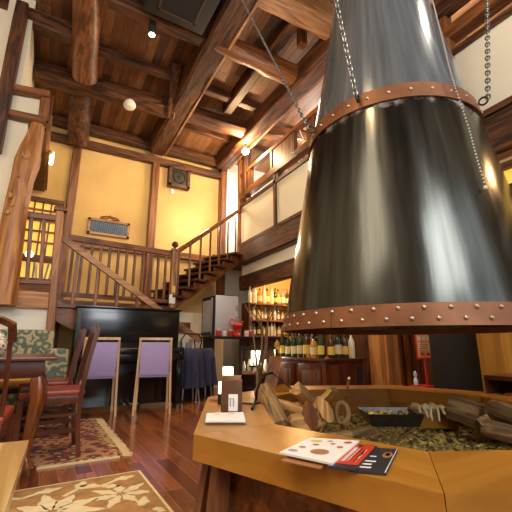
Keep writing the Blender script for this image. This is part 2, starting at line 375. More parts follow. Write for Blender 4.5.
# ================================================================ SETTING
YB = 8.3; ZC = 6.3; XL = 3.84
XW0, XW1, Y0 = -2.6, 6.6, -2.6
struct('floor', MB().b2((XW0, Y0, -.1), (XW1, YB, 0)), 'floor')
def zceil(y): return 5.70+(YB-y)*.105
struct('ceiling', MB().extr([(XW0-.2, Y0-.2, zceil(Y0-.2)), (XW1+.2, Y0-.2, zceil(Y0-.2)), (XW1+.2, YB+.2, zceil(YB+.2)), (XW0-.2, YB+.2, zceil(YB+.2))], (0, 0, .1)), 'ceil')
ZC = 6.95
struct('wall_back', MB().b2((XW0, YB, 0), (3.66, YB+.15, 5.72)), 'ochre')
struct('wall_back_loft', MB().b2((3.66, YB, 0), (XW1, YB+.15, 5.72)), 'white')
struct('wall_left', MB().b2((XW0-.15, Y0, 0), (XW0, YB+.15, ZC)), 'cream')
struct('wall_right', MB().b2((XW1, Y0, 0), (XW1+.15, YB+.15, 2.7)), 'dwall')
struct('wall_right_loft', MB().b2((XW1, Y0, 2.7), (XW1+.15, YB+.15, ZC)), 'white')
mb = MB()
for a, b in (((XW0, 0), (-.6, ZC)), ((3.8, 0), (XW1, ZC)), ((-.6, 0), (3.8, .9)), ((-.6, 4.4), (3.8, ZC))):
    mb.b2((a[0], Y0-.15, a[1]), (b[0], Y0, b[1]))
struct('wall_front', mb, 'cream')
mb = MB()
for x in (-.6, .85, 2.3, 3.8): mb.b2((x-.04, Y0-.12, .9), (x+.04, Y0-.04, 4.4))
for z in (.9, 2.6, 4.4): mb.b2((-.6, Y0-.12, z-.04), (3.8, Y0-.04, z+.04))
struct('window_1', mb, 'beamX')
# loft slab and its face
struct('ceiling_under_loft', MB().b2((XL+.02, -1.5, 2.72), (XW1, YB, 2.8)), 'midY')
struct('floor_loft', MB().b2((XL+.02, -1.5, 2.8), (XW1, 8.28, 3.0)), 'midY')
# wall below the raised platform and the upper box room on the left
YP = 5.6; ZP = 1.5
struct('wall_platform', MB().b2((-2.6, YP+.02, 0), (.1, YP+.12, 1.29)), 'white')
mb = MB()
mb.b2((-2.6, YP+.02, 1.5), (-.5, YP+.14, 4.0)); mb.b2((-2.6, YP+.02, 4.0), (-.3, YP+.14, 4.42)); mb.b2((-2.6, YP+.02, 4.42), (-.66, YP+.14, 5.98))
struct('wall_box_room', mb, 'cream')
struct('wall_box_room_side', MB().b2((-.42, YP+.14, 3.98), (-.28, YB, 4.42)), 'ochre')
struct('wall_box_room_upper_side', MB().b2((-.78, YP+.14, 4.42), (-.66, YB, 5.72)), 'cream')
struct('ceiling_box_soffit', MB().b2((-2.6, YP+.16, 3.92), (-.26, YB, 3.98)), 'dwall')
# ================================================================ TIMBERS
def beam_thing(name, label, mb, m, grp=None): return tag(mb.build(name, m), label, 'beam', grp)
beam_thing('wall_tie_beam', 'horizontal brown tie beam across the ochre back wall, above the picture', MB().timber((-.3, YB-.09, 5.16), (3.7, YB-.09, 5.2), .16, .17, .05, seed=3), 'beamX')
beam_thing('wall_plate_beam', 'upper wall plate beam between the ochre back wall and the ceiling boards', MB().timber((-.3, YB-.12, 5.53), (3.7, YB-.12, 5.53), .2, .22, .05, seed=4), 'beamX')
beam_thing('wall_cover_beam', 'low horizontal rail beam on the ochre wall behind the landing balustrade', MB().timber((-.3, YB-.05, 2.9), (3.7, YB-.05, 2.9), .08, .16, .03, seed=4), 'midX')
beam_thing('purlin', 'slim squared purlin under the ceiling, crossing left of the smoke detector', MB().timber((-1.3, 6.0, 5.85), (3.7, 6.0, 5.85), .16, .16, .06, seed=5), 'beamX')
beam_thing('purlin', 'slim squared purlin under the ceiling nearest the ochre back wall', MB().timber((1.9, 7.3, 5.75), (5.8, 7.3, 5.75), .12, .14, .05, seed=15), 'beamX')
# long Y beams
beam_thing('main_beam', 'long wavy main beam with a pale lit edge, ending right of the wall speaker side post', MB().timber((1.93, 8.1, 5.52), (1.95, -.5, 6.0), .38, .5, .09, 22, 7, (0, 0, .04)), 'beamY')
beam_thing('main_beam', 'long wavy main beam running above the loft railing to the bright bulb', MB().timber((3.62, 8.0, 5.5), (3.62, -.5, 5.75), .32, .42, .08, 22, 9), 'beamY')
beam_thing('round_log_beam', 'thick round cross log carrying the white smoke detector', MB().log((-.62, 6.85, 5.62), (3.9, 6.5, 5.6), .2, .19, .07, 18, seed=11), 'beamX')
beam_thing('round_log_beam', 'round cross log with a cut end between the two main beams, high centre', MB().log((1.9, 4.62, 5.65), (3.55, 4.62, 5.65), .17, .2, .07, 8, seed=12), 'midX')
beam_thing('cross_beam', 'squared cross beam with a projecting end left of the upright round log', MB().timber((-1.8, 5.72, 5.72), (.12, 5.72, 5.72), .2, .26, .06, seed=13), 'beamX')
beam_thing('cross_beam', 'squared cross beam holding the black spotlight', MB().timber((.3, 4.72, 5.72), (1.8, 4.72, 5.72), .2, .26, .06, seed=14), 'beamX')
beam_thing('cross_beam', 'broad pale-lit cross beam at the top edge beside the hood', MB().timber((.4, 3.55, 5.8), (4.2, 3.55, 5.85), .34, .42, .07, 14, 16), 'paleX')
beam_thing('cross_beam', 'arched pale cross beam above the loft railing behind the bulb', MB().timber((3.75, 6.3, 5.5), (6.3, 6.3, 5.5), .2, .26, .05, 12, 17, (0, 0, .22)), 'midX')
beam_thing('short_beam', 'short dark beam with a squared end hanging between the main beams', MB().timber((2.95, 6.35, 5.82), (2.95, 3.7, 5.95), .2, .26, .04, 8, 18), 'beamY')
beam_thing('diagonal_brace', 'diagonal brace beside the main beam right of the spotlight', MB().timber((1.62, 5.7, 5.95), (1.8, 6.6, 5.4), .16, .2, .05, 6, 19), 'beamY')
beam_thing('beam_strut', 'small upright strut under the ceiling boards near the broad cross beam', MB().timber((3.3, 4.1, 5.8), (3.3, 4.1, 6.28), .14, .14, .04, 3, 20), 'midZ')
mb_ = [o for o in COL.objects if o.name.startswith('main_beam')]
MB().timber((2.12, 8.0, 5.32), (2.14, -.5, 5.80), .05, .10, .25, 26, 77, (0, 0, .04)).build('lit_sapwood_edge', 'paleY', mb_[0])['label'] = 'pale sapwood edge, lit tone in its colour'  # sapwood strips whose pale colour also paints the beams' lit edges
MB().timber((3.78, 7.9, 5.33), (3.78, -.5, 5.60), .05, .09, .25, 26, 78).build('lit_sapwood_edge', 'paleY', mb_[1])['label'] = 'pale sapwood edge, lit tone in its colour'
# the upright round logs at the left (px 78..85)
a = aty(78, 141, 8.12); c = atz(87, -16, 5.82)
k = thing('inclined_round_log', 'smooth round log slanting up from the wall tie beam across the dark ceiling', 'beam', a)
MB().log(a, atz(81, 88, 5.7), .21, .2, .03, 8, seed=21).build('lower_log', 'beamY', k)
u0_ = atz(84.5, 77, 5.42); MB().log(u0_, u0_+(c-u0_)*1.9, .2, .17, .04, 8, seed=22).build('upper_log', 'midY', k)
# posts on the back wall
for x, lab, mm, wd in ((.24, 'brown wall post on the ochre wall left of the framed picture', 'midZ', .15), (1.96, 'brown wall post on the ochre wall under the wavy main beam', 'midZ', .15), (3.75, 'broad post at the end of the ochre wall beside the loft stairs', 'midZ', .24)):
    tag(MB().timber((x, YB-.08, 0), (x, YB-.08, 5.12 if x < 3 else 5.9), .17, wd, .03, 10, int(x*10)+2).build('wall_post', mm), lab, 'post')
# left structure
tag(MB().timber(aty(-6, 150, YP-.08), aty(23, 6, YP-.08), .16, .2, .04, 8, 31).build('corner_post', 'beamZ'), 'dark upright post between two cream panels at the upper left', 'post')
tag(MB().timber(aty(12, 89, YP-.05), aty(50, 96, YP-.05), .14, .1, .03, 6, 32).build('panel_rail', 'midX'), 'short dark rail above the small cream panel, upper left', 'rail')
tag(MB().timber(aty(8, 114, YP-.05), aty(46, 122, YP-.05), .14, .1, .03, 6, 33).build('panel_rail', 'midX'), 'short dark rail between the two small cream panels, upper left', 'rail')
tag(MB().timber(aty(45.5, 97, YP-.02), aty(43, 121, YP-.02), .12, .1, .03, 4, 34).build('corner_stud', 'midZ'), 'short upright stud at the edge of the small cream panel', 'post')
tag(MB().timber((-.25, 5.64, 3.95), (-.25, 8.2, 3.95), .06, .07, .02, 4, 34).build('side_trim', 'midY'), 'thin brown trim along the lower edge of the box room side wall', 'trim')
tag(MB().timber((-.26, 5.66, 3.95), (-.26, 5.66, 4.46), .05, .05, .02, 4, 35).build('side_trim', 'midZ'), 'thin upright brown trim on the box room corner beside the wall lamp', 'trim')
pts = [(1, 305), (5, 275), (9, 250), (13, 224), (17, 203), (22, 181), (27, 163), (31, 148), (35, 136), (38, 125)]
wd = [1.15, 1.1, 1.05, 1.0, .97, .95, 1.1, .88, .7, .6]
cp = MB().sweep([aty(x, y, YP-.14) for x, y in pts], [(.135*cos(2*PI*k/14)*(1+.08*sin(3*k)), .12*sin(2*PI*k/14)) for k in range(14)], (0, 1, 0), scales=wd)
for x, y, r in ((26, 155, .06), (10, 195, .035), (8, 212, .03), (12, 205, .022), (18, 176, .02)): cp.ball(aty(x, y, YP-.26), r, (1, .45, 1.2), 10)
tag(cp.build('curved_log_post', 'cedarZ'), 'curved natural log post with knots at the left of the raised platform', 'post')
# ---- platform
k = thing('raised_platform', 'raised wooden platform with brown fascia above the white wall at left', 'platform', (0, YP, 1.29))
MB().b2((-2.5, YP-.04, 1.29), (.06, YP+.02, ZP)).build('fascia', 'cedarX', k)
MB().prism([(-2.5, YP+.03), (.16, YP+.03), (.16, 6.33), (2.02, 6.5), (1.68, 7.3), (1.68, YB-.12), (-2.5, YB-.12)], ZP-.1, ZP).build('deck', 'midX', k)
D1 = V(.9, .436, 0).normalized(); P1 = V(.22, 6.33, 0); P2 = V(1.98, 6.47, 0)
# platform railing with the tall newel post
k = thing('platform_railing', 'short wooden railing between the curved log post and the tall newel post', 'railing', (-.2, YP-.02, ZP))
MB().timber(aty(10, 212.5, YP-.02), aty(56, 218.5, YP-.02), .07, .09, .02, 6, 41).build('handrail', 'midX', k)
MB().timber(aty(8, 280.5, YP-.02), aty(54, 283, YP-.02), .06, .06, .02, 6, 42).build('bottom_rail', 'midX', k)
for x0, x1 in ((17, 12.5), (31.5, 27), (44.5, 40.5)):
    MB().timber(aty(x1, 281, YP-.02), aty(x0, 215, YP-.02), .05, .05, .02, 4, x0).build('baluster', 'midZ', k)
k = thing('newel_post', 'tall square newel post with a carved cap, standing from the floor at left', 'post', (.1, YP-.02, 0))
MB().timber(aty(49, 345, YP-.03), aty(60, 212, YP-.03), .1, .1, .015, 8, 44).build('shaft', 'cedarZ', k)
c = aty(60.4, 210.5, YP-.03)
MB().box(c, (.17, .15, .035), bev=.01).ball(c+V(-.05, 0, .03), .035).ball(c+V(.05, 0, .03), .03).ball(c+V(0, 0, .04), .04).build('carved_cap', 'midX', k)
# back balustrade of the walkway
k = thing('landing_balustrade', 'long balustrade along the landing in front of the ochre wall', 'balustrade', P1+V(0, 0, ZP))
A = P1; B = P2-V(.05, 0, 0)
MB().bar(A+V(0, 0, 2.49), B+V(0, 0, 2.47), .08, .09).build('handrail', 'midX', k)
MB().bar(A+V(0, 0, 1.58), B+V(0, 0, 1.58), .06, .07).build('bottom_rail', 'midX', k)
for i in range(12):
    p = A.lerp(B, (i+.6)/12.2); MB().timber(p+V(0, 0, 1.6), p+V(0, 0, 2.47), .042, .042, .03, 4, i).build('baluster', 'midZ', k)
k = thing('ball_newel_post', 'pale newel post with a ball finial at the foot of the loft stairs', 'post', P2+V(0, 0, ZP))
q = P2+V(.02, -.02, 0)
MB().box(q+V(0, 0, 1.99), (.11, .11, 1.06), bev=.006).box(q+V(0, 0, 2.54), (.135, .135, .04), bev=.008).build('shaft', 'paleZ', k)
MB().lathe(q+V(0, 0, 2.55), [(.02, 0), (.03, .02), (.02, .035), (.055, .07), (.065, .1), (.05, .14), (.01, .16)], 14).build('ball_finial', 'midZ', k)
MB().box(q+V(-.02, -.06, 1.62), (.11, .01, .16)).build('paper_notice', 'paper', k); MB().box(q+V(-.0, -.058, 1.8), (.06, .008, .12)).build('yellow_notice', 'print_yel', k)
# ---- upper flight
PP = V(-D1.y, D1.x, 0)
k = thing('loft_staircase', 'open wooden staircase rising right from the landing up to the loft', 'staircase', P2+V(0, 0, ZP))
NT = 7; RUN = 2.06/NT; RISE = (3.06-ZP)/(NT+1)
for side in (0, .8):
    o = P2+PP*side; poly = [o+V(0, 0, ZP-.12)]
    for i in range(NT+1):
        z = ZP+RISE*(i+.72)
        poly.append(o+D1*(i*RUN+.02)+V(0, 0, z)); 
        if i < NT: poly.append(o+D1*((i+1)*RUN+.02)+V(0, 0, z))
    poly += [o+D1*(NT*RUN+.1)+V(0, 0, 3.0), o+D1*(NT*RUN+.1)+V(0, 0, 2.72)]
    MB().extr(poly, PP*.05).build('stringer', 'midX', k)
R1 = Matrix.Rotation(math.atan2(D1.y, D1.x), 3, 'Z')
for i in range(NT):
    o = P2+D1*((i+.45)*RUN)+PP*.38+V(0, 0, ZP+RISE*(i+1)-.02)
    MB().box(o, (RUN+.04, .98, .045), R1, .006).build('tread', 'beamX', k)
for i in range(NT):
    p = P2+D1*((i+.5)*RUN)+V(0, 0, ZP+RISE*(i+1)); MB().timber(p, p+V(0, 0, .9), .035, .035, .02, 3, i).build('baluster', 'midZ', k)
MB().bar(P2+V(0, 0, 2.46), P2+D1*2.02+V(0, 0, 2.46+2.02*.745), .06, .08).build('handrail', 'midX', k)
MB().extr([P2+PP*.06+V(0, 0, ZP-.1), P2+PP*.06+D1*2.1+V(0, 0, 2.74), P2+PP*.06+D1*2.1+V(0, 0, 2.70), P2+PP*.06+V(0, 0, ZP-.14)], PP*.72).build('underside_board', 'beamX', k)
# ---- lower flight behind the piano
k = thing('lower_staircase', 'lower wooden staircase with a diagonal handrail descending behind the piano', 'staircase', (.16, YP+.1, ZP))
SL = .66
MB().extr([(.12, YP+.06, ZP-.06), (.12, YP+.06, ZP-.34), (1.76, YP+.06, .30), (1.76, YP+.06, .56)], (0, .05, 0)).build('stringer', 'midX', k)
for i in range(5):
    MB().b2((.16+i*.29, YP+.0, ZP-.2*(i+1)+.02), (.50+i*.29, YP+.5, ZP-.2*(i+1)+.065)).build('tread', 'midX', k)
a = aty(63.5, 238.5, YP); MB().bar(a, a+V(2.1, 0, -2.1*SL), .06, .085).build('handrail', 'paleX', k)
for i in range(5):
    x = .34+i*.29; MB().timber((x, YP+.04, ZP-.2*(i+1)+.06), (x, YP+.04, a.z-(x-a.x)*SL), .042, .042, .02, 4, i).build('baluster', 'midZ', k)
# ================================================================ LOFT FACE
YE = 7.4; YN = -1.4
tag(MB().timber((XL+.1, YE, 2.86), (XL+.1, YN, 3.0), .24, .44, .04, 24, 51).build('loft_edge_beam', 'beamY'), 'massive brown edge beam under the cream loft panels', 'beam')
k = thing('loft_parapet', 'long loft parapet of cream panels framed in dark wood with slatted railing', 'parapet', (XL, YE, 3.1))
def pz(y, z): return z+(YE-y)*.022
def lbar(z0, z1, y0, y1, x0, x1): 
    m = MB(); m.extr([(x0, y0, pz(y0, z0)), (x0, y1, pz(y1, z0)), (x0, y1, pz(y1, z1)), (x0, y0, pz(y0, z1))], (x1-x0, 0, 0)); return m
studs = [7.36, 5.82, 4.3, 2.05, .4, YN]
for i in range(5): lbar(3.13, 4.03, studs[i]-.04, studs[i+1]+.04, XL+.02, XL+.05).build('panel', 'cream', k)
lbar(3.06, 3.13, YE, YN, XL-.02, XL+.1).build('bottom_rail', 'beamY', k)
lbar(4.03, 4.10, YE, YN, XL-.02, XL+.1).build('panel_top_rail', 'beamY', k)
lbar(4.26, 4.40, YE, YN, XL-.03, XL+.12).build('middle_rail', 'midY', k)
lbar(4.84, 4.92, YE, YN, XL-.02, XL+.1).build('top_rail', 'midY', k)
for y in studs[1:-1]: lbar(3.1, 4.3, y+.04, y-.04, XL-.02, XL+.08).build('stud', 'beamZ', k)
for y in (7.3, 5.8, 4.3, 2.8): lbar(4.1, 4.26, y, y-.12, XL-.01, XL+.08).build('block', 'beamZ', k)
def yx(px): return atx(px, 170, XL).y
for g in ((240.8, 243.8, 246.8), (273.5, 277.3, 281.3, 285.3, 289.5), (313, 318, 323)):
    for q in g: lbar(4.38, 4.86, yx(q), yx(q+2.5+.005*q), XL, XL+.04).build('slat', 'midZ', k)
for q in (249.3, 270.5, 293.3, 308.5): lbar(4.38, 4.86, yx(q), yx(q+1.9), XL-.01, XL+.07).build('slat_post', 'beamZ', k)
tag(MB().timber((XL+.02, YE, 2.95), (XL+.02, YE, 5.4), .1, .11, .02, 8, 61).build('loft_corner_post', 'midZ'), 'slim loft corner post at the head of the stairs', 'post')
tag(MB().timber((3.9, 7.15, 4.2), (3.9, 7.15, 5.7), .18, .18, .03, 6, 62).build('loft_upper_post', 'beamZ'), 'thick short post behind the bright bulb above the loft railing', 'post')
# right side above the hood's shoulder: post and slanting beams
tag(MB().timber((XL+.02, 2.02, 3.2), (XL+.02, 2.02, 5.8), .15, .13, .02, 8, 63).build('loft_right_post', 'midZ'), 'brown post right of the hood against the cream loft panel', 'post')
tag(MB().timber((XL+.02, 2.5, 4.46), (XL+.02, YN, 4.50), .16, .16, .02, 8, 64).build('loft_side_rail', 'midY'), 'lower brown rail above the cream panel right of the hood', 'rail')
tag(MB().timber((XL-.04, 2.9, 4.78), (XL-.04, YN, 4.84), .18, .18, .02, 8, 65).build('loft_side_rail', 'beamY'), 'upper brown rail running out of the top right corner', 'rail')
# cream wall section of the loft right of the hood (taller panel)
# bar header beam and plaster band under the loft
tag(MB().b2((XL+.16, YN, 2.38), (XL+.2, 7.55, 2.72)).build('plaster_band', 'cream'), 'cream plaster band between the loft edge beam and the bar header beam', 'plaster band')
tag(MB().timber((XL+.2, 7.6, 2.24), (XL+.2, YN, 2.28), .16, .34, .03, 14, 66).build('bar_header_beam', 'beamY'), 'dark header beam over the bar below the cream band', 'beam')
# amber transom at the right
k = thing('amber_transom', 'amber glowing transom window in a dark frame at the right edge', 'window', (XL+.1, 1.4, 1.9))
MB().b2((XL+.12, -.6, 1.55), (XL+.14, 2.0, 2.66)).build('pane', 'amber', k)
m = MB()
for z in (2.6, 2.12): m.b2((XL+.05, -.6, z-.035), (XL+.11, 2.02, z+.035))
m.b2((XL+.05, 1.90, 1.55), (XL+.11, 1.98, 2.6)); m.b2((XL+.05, 1.0, 2.12), (XL+.11, 1.07, 2.6)); m.build('frame', 'beamY', k)
# ================================================================ HOOD
HX, HY = 2.078, 1.597
k = thing('fireplace_hood', 'huge dark steel conical smoke hood hanging over the octagonal hearth', 'hood', (HX, HY, .89))
prof = [(.801, .95), (.763, 1.2), (.709, 1.5), (.655, 1.8), (.606, 2.1), (.572, 2.3), (.530, 2.5), (.474, 2.8), (.421, 3.1), (.372, 3.4), (.325, 3.7), (.285, 4.0), (.27, 4.4), (.27, 6.6)]
def fine(pr, n=5):
    out = []
    for (r0, z0), (r1, z1) in zip(pr, pr[1:]):
        for i in range(n): out.append((r0+(r1-r0)*i/n, z0+(z1-z0)*i/n))
    return out+[pr[-1]]
inner = [(r-.012, z) for r, z in prof][::-1]
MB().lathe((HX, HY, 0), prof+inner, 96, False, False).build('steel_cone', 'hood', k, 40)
def band(z0, z1, r0, r1, name, nr, rows, zoff, ph):
    t = .012
    o = MB().lathe((HX, HY, 0), [(r0, z0), (r0+t, z0), (r1+t, z1), (r1, z1), (r0, z0)], 96, False, False).build(name, 'rust', k)
    me = None
    for j in range(rows):
        for i in range(nr):
            a = 2*PI*(i+(.5 if j else 0)+ph)/nr; z = z0+(z1-z0)*zoff[j]; r = r0+(r1-r0)*zoff[j]+t
            if me is None: rv = MB().ball((0, 0, 0), .011, (1, 1, 1), 8).build('rivet', 'rivet'); me = rv
            else: rv = me.copy(); COL.objects.link(rv)
            rv.parent = o; rv.location = V(HX+r*cos(a), HY+r*sin(a), z)-V(HX, HY, .89)
    m = MB()
    for i in range(6):
        a = 2*PI*i/6+.2; p = [(HX+(r0+t+.001)*cos(a+d), HY+(r0+t+.001)*sin(a+d), z0) for d in (-.002, .002)]; q = [(HX+(r1+t+.001)*cos(a+d), HY+(r1+t+.001)*sin(a+d), z1) for d in (.002, -.002)]
        m.poly(p+q)
    m.build('band_seam', 'matt', o)
    return o
band(.905, 1.008, .806, .795, 'lower_band', 46, 2, (.3, .78), 0)
band(2.226, 2.335, .587, .567, 'upper_band', 30, 1, (.5,), .3)
# chains
def link_mesh(L, r):
    m = MB(); pts = []
    for i in range(14):
        a = 2*PI*i/14; x = .25*L*cos(a); z = L*.5*sin(a); z = z+(.16*L if sin(a) > 0.01 else (-.16*L if sin(a) < -.01 else 0)); pts.append((x, 0, z*.78))
    m.tube(pts, r, 6, True); return m
def ringpt(ang, z, r): return V(HX+r*cos(ang), HY+r*sin(ang), z)
def project(p):
    a = p[0]*FW[0]+p[1]*FW[1]; b = p[0]*RT[0]+p[1]*RT[1]; h = p[2]-H
    f_ = a*_c+h*_s; return (256+FPX*b/f_, 256-FPX*(-a*_s+h*_c)/f_)
def ring_at_px(px, z, r, near=True):
    best = None
    for i in range(720):
        a = 2*PI*i/720; p = ringpt(a, z, r); n_ = V(cos(a), sin(a), 0); toc = V(-p.x, -p.y, 0)
        if (n_.dot(toc) > 0) != near: continue
        d = abs(project(p)[0]-px)
        if best is None or d < best[0]: best = (d, p, a)
    return best[1], best[2]
def chain(name, label, p0, p1, L, r, lmat='chain'):
    k = thing(name, label, 'chain', p0); d = p1-p0; n = int(d.length/(L*.84)); q0 = d.to_track_quat('Z', 'Y')
    me = link_mesh(L, r); o0 = me.build('chain_link', lmat, None)
    for i in range(n):
        o = o0 if i == 0 else o0.copy()
        if i: COL.objects.link(o)
        o.parent = k; o.location = (d*((i+.5)/n)); o.rotation_mode = 'QUATERNION'
        o.rotation_quaternion = q0 @ Matrix.Rotation(PI/2*(i % 2)+.3, 3, 'Z').to_quaternion()
    return k
def eye(p, a): 
    k2 = MB(); n_ = V(cos(a), sin(a), 0); t_ = V(-sin(a), cos(a), 0)
    k2.tube([p+n_*.03+n_*.025*cos(u)+V(0, 0, 1)*.025*sin(u) for u in [2*PI*i/12 for i in range(12)]], .006, 6, True); return k2
for px, top, dz, lab, L, nr_ in ((359, (333, -14), .8, 'dark steel chain holding the front left of the hood', .05, True), (478, (487, -14), 1.35, 'steel chain with a ring holding the right side of the hood', .05, True), (316, (236, -12), 3.2, 'thin pale chain running from the hood up to the left across the beams', .042, True)):
    p, a = ring_at_px(px, 2.28, .595, nr_)
    eye(p, a).build('eye_ring', 'iron', k)
    p0 = p+V(cos(a), sin(a), 0)*.055; p1 = atz(top[0], top[1], 2.28+dz); p1 = p0+(p1-p0)*((5.75-p0.z)/(p1.z-p0.z)); chain('hood_chain', lab, p0, p1, L, .0046 if L > .045 else .0038)
# thin pull cord lying down the front of the cone
path = []
for px, z in ((431, 3.35), (437, 3.0), (443, 2.75), (449, 2.5), (455, 2.3), (462, 2.15), (469, 2.0), (477, 1.8), (485, 1.62)):
    rr = None
    for (r0, z0), (r1, z1) in zip(prof, prof[1:]):
        if z0 <= z <= z1: rr = r0+(r1-r0)*(z-z0)/(z1-z0)
    path.append(ring_at_px(px, z, rr+.022)[0])
m = MB()
for i in range(len(path)-1):
    n = max(2, int((path[i+1]-path[i]).length/.022))
    for j in range(n): m.ball(path[i].lerp(path[i+1], j/n), .0055, seg=6)
m.ball(path[-1]-V(0, 0, .01), .012, seg=8)
tag(m.build('bead_chain', plain('pale_beads', (.62, .58, .5), .45)), 'thin silver bead chain hanging down the right of the hood', 'chain')
# ================================================================ HEARTH
OS = [(1.617, -.135), (.955, .527), (.955, 1.463), (1.617, 2.125), (2.7, 2.125), (3.36, 1.463), (3.36, .527), (2.7, -.135)]
IS = [(1.78, .215), (1.305, .68), (1.305, 1.32), (1.76, 1.775), (2.6, 1.775), (3.08, 1.32), (3.08, .67), (2.6, .215)]
SC, TC = 2.16, .995
CX, CY = SC*cos(rad(64))+TC*cos(rad(-26)), SC*sin(rad(64))+TC*sin(rad(-26))
def oc(kind, i, z, inset=0):
    s_, t_ = (OS if kind == 'o' else IS)[i % 8]; ds, dt = s_-SC, t_-TC; k_ = 1-inset/math.hypot(ds, dt)
    s_, t_ = SC+ds*k_, TC+dt*k_
    return V(s_*cos(rad(64))+t_*cos(rad(-26)), s_*sin(rad(64))+t_*sin(rad(-26)), z)
k = thing('hearth_counter', 'octagonal honey-coloured wooden counter around the open hearth', 'hearth', (CX, CY, 0))
for i in range(8):
    e = .0012
    a, b, c, d = oc('o', i, 0), oc('o', i+1, 0), oc('i', i+1, 0), oc('i', i, 0)
    t1 = (b-a).normalized()*e; MB().prism([a+t1, b-t1, c-t1, d+t1], .375, .47).build('counter_segment', 'honeyX' if i in (1, 2, 5, 6) else 'honeyY', k)
for i in range(8):
    MB().prism([oc('o', i, 0, .13), oc('o', i+1, 0, .13), oc('o', i+1, 0, .17), oc('o', i, 0, .17)], .0, .374).build('base_panel', 'midX', k)
    MB().prism([oc('i', i, 0, -.03), oc('i', i+1, 0, -.03), oc('i', i+1, 0), oc('i', i, 0)], .05, .374).build('inner_panel', 'honeyX', k)
for i in range(8):
    p = oc('o', i, 0, .02); q = oc('o', i, 0, .09); m = MB()
    s_ = (oc('o', i+1, 0)-oc('o', i, 0)).normalized(); s2 = (oc('o', i-1, 0)-oc('o', i, 0)).normalized()
    for ss in (s_, s2): m.bar(p+ss*.09, q+ss*.05+V(0, 0, .373), .06, .06)
    m.build('splayed_leg', 'midZ', k)
# ash bed
bm_ = MB(); rn = random.Random(5); G = 110
def hgt(x, y):
    from mathutils import noise
    return .27+.05*noise.noise((x*4, y*4, 0))+.035*noise.noise((x*13, y*13, 2))+.02*noise.noise((x*34, y*34, 5))
grid = {}
for i in range(G+1):
    for j in range(G+1):
        x = CX-.92+1.84*i/G; y = CY-.92+1.84*j/G
        if math.hypot(x-CX, y-CY) < .92: grid[i, j] = bm_.bm.verts.new((x, y, hgt(x, y)))
for i in range(G):
    for j in range(G):
        q = [(i, j), (i+1, j), (i+1, j+1), (i, j+1)]
        if all(u in grid for u in q): bm_.bm.faces.new([grid[u] for u in q])
for i in range(560):
    a = rn.uniform(0, 2*PI); r = .86*math.sqrt(rn.random()); x, y = CX+r*cos(a), CY+r*sin(a); s_ = rn.uniform(.006, .02)
    bm_.ball((x, y, hgt(x, y)+s_*.4), s_, (rn.uniform(.7, 1.6), rn.uniform(.7, 1.5), rn.uniform(.5, .9)), 6)
o = tag(bm_.build('ash_bed', 'rubble', None, 60), 'yellow-brown bed of ash and bark rubble filling the hearth', 'ash'); o['kind'] = 'stuff'
# firewood
GW = 'split firewood in the hearth'
def wedge(label, a, b, r, mat='fireX', seed=0, kind='split'):
    rn = random.Random(seed); a, b = V(a), V(b); n = 7
    if kind == 'split': sec = [(0, r), (r*.95, -r*.3), (r*.5, -r*.75), (-r*.5, -r*.7), (-r*.9, -r*.2)]
    elif kind == 'plank': sec = [(-r*1.1, -r*.3), (r*1.1, -r*.35), (r*1.15, r*.2), (r*.3, r*.38), (-r*1.0, r*.3)]
    else: sec = [(r*cos(2*PI*i/12)*(1+rn.uniform(-.07, .07)), r*sin(2*PI*i/12)*(1+rn.uniform(-.07, .07))) for i in range(12)]
    L_ = (b-a).length; path = [V(L_*i/n, rn.uniform(-.004, .004), rn.uniform(-.004, .004)) for i in range(n+1)]
    o = MB().sweep(path, sec, scales=[1+rn.uniform(-.035, .035) for _ in path]).build('firewood_log', mat, None, 25); o.location = a
    o.rotation_mode = 'QUATERNION'; o.rotation_quaternion = (b-a).to_track_quat('X', 'Z') @ Matrix.Rotation(rn.uniform(-.4, .4), 3, 'X').to_quaternion()
    return tag(o, label, 'firewood', None)
def hz(x, y, z): return atz(x, y, z)
wedge('upright pinkish log leaning on the left rim of the hearth', hz(281, 431, .36), hz(264, 392, .52), .065, 'barkX', 1, 'round')
wedge('short thick split log lying at the front of the firewood pile', hz(290, 428, .37), hz(314, 421, .38), .07, 'fireX', 2)
wedge('flat split plank log on top of the short thick log', hz(277, 402, .46), hz(312, 412, .44), .055, 'fireX', 3, 'plank')
wedge('small triangular wood offcut on the far rim left of the pile', hz(274, 391, .48), hz(287, 387, .50), .035, 'honeyX', 4)
wedge('striped split log leaning up in the middle of the pile', hz(296, 389, .56), hz(318, 409, .42), .05, 'fireX', 5)
wedge('second striped split log leaning just right of the first', hz(305, 394, .52), hz(325, 413, .40), .035, 'fireX', 6)
wedge('yellow split log slanting at the top of the pile', hz(315, 408, .46), hz(334, 389, .57), .045, 'fireX', 7, 'plank')
wedge('pale split log under the yellow one', hz(309, 409, .42), hz(330, 404, .46), .05, 'honeyX', 8)
wedge('round log end facing out low in the firewood pile', hz(300, 433, .30), hz(316, 424, .36), .05, 'fireX', 9, 'round')
wedge('bark-covered log behind the hearth rim on the left', hz(262, 420, .33), hz(300, 412, .34), .07, 'barkX', 10, 'round')
wedge('thick bark-covered log lying on the ash at right', hz(449, 407, .42), hz(486, 420, .36), .085, 'barkX', 11, 'round')
wedge('rough log at the right edge of the hearth', hz(494, 412, .42), hz(530, 425, .40), .075, 'barkX', 12, 'round')
wedge('dark charred log crossing behind the right bark log', hz(484, 428, .36), hz(530, 438, .34), .05, 'barkX', 13, 'round')
wedge('split wedge block standing between the two right logs', hz(483, 438, .29), hz(486, 421, .40), .058, 'barkX', 14)
wedge('low dark log in front of the iron brazier pan', hz(345, 441, .27), hz(372, 434, .29), .05, 'barkX', 15, 'round')
wedge('thin dark log lying under the iron ring', hz(318, 441, .29), hz(350, 436, .30), .035, 'fireX', 16, 'round')
c = hz(432, 417, .34)
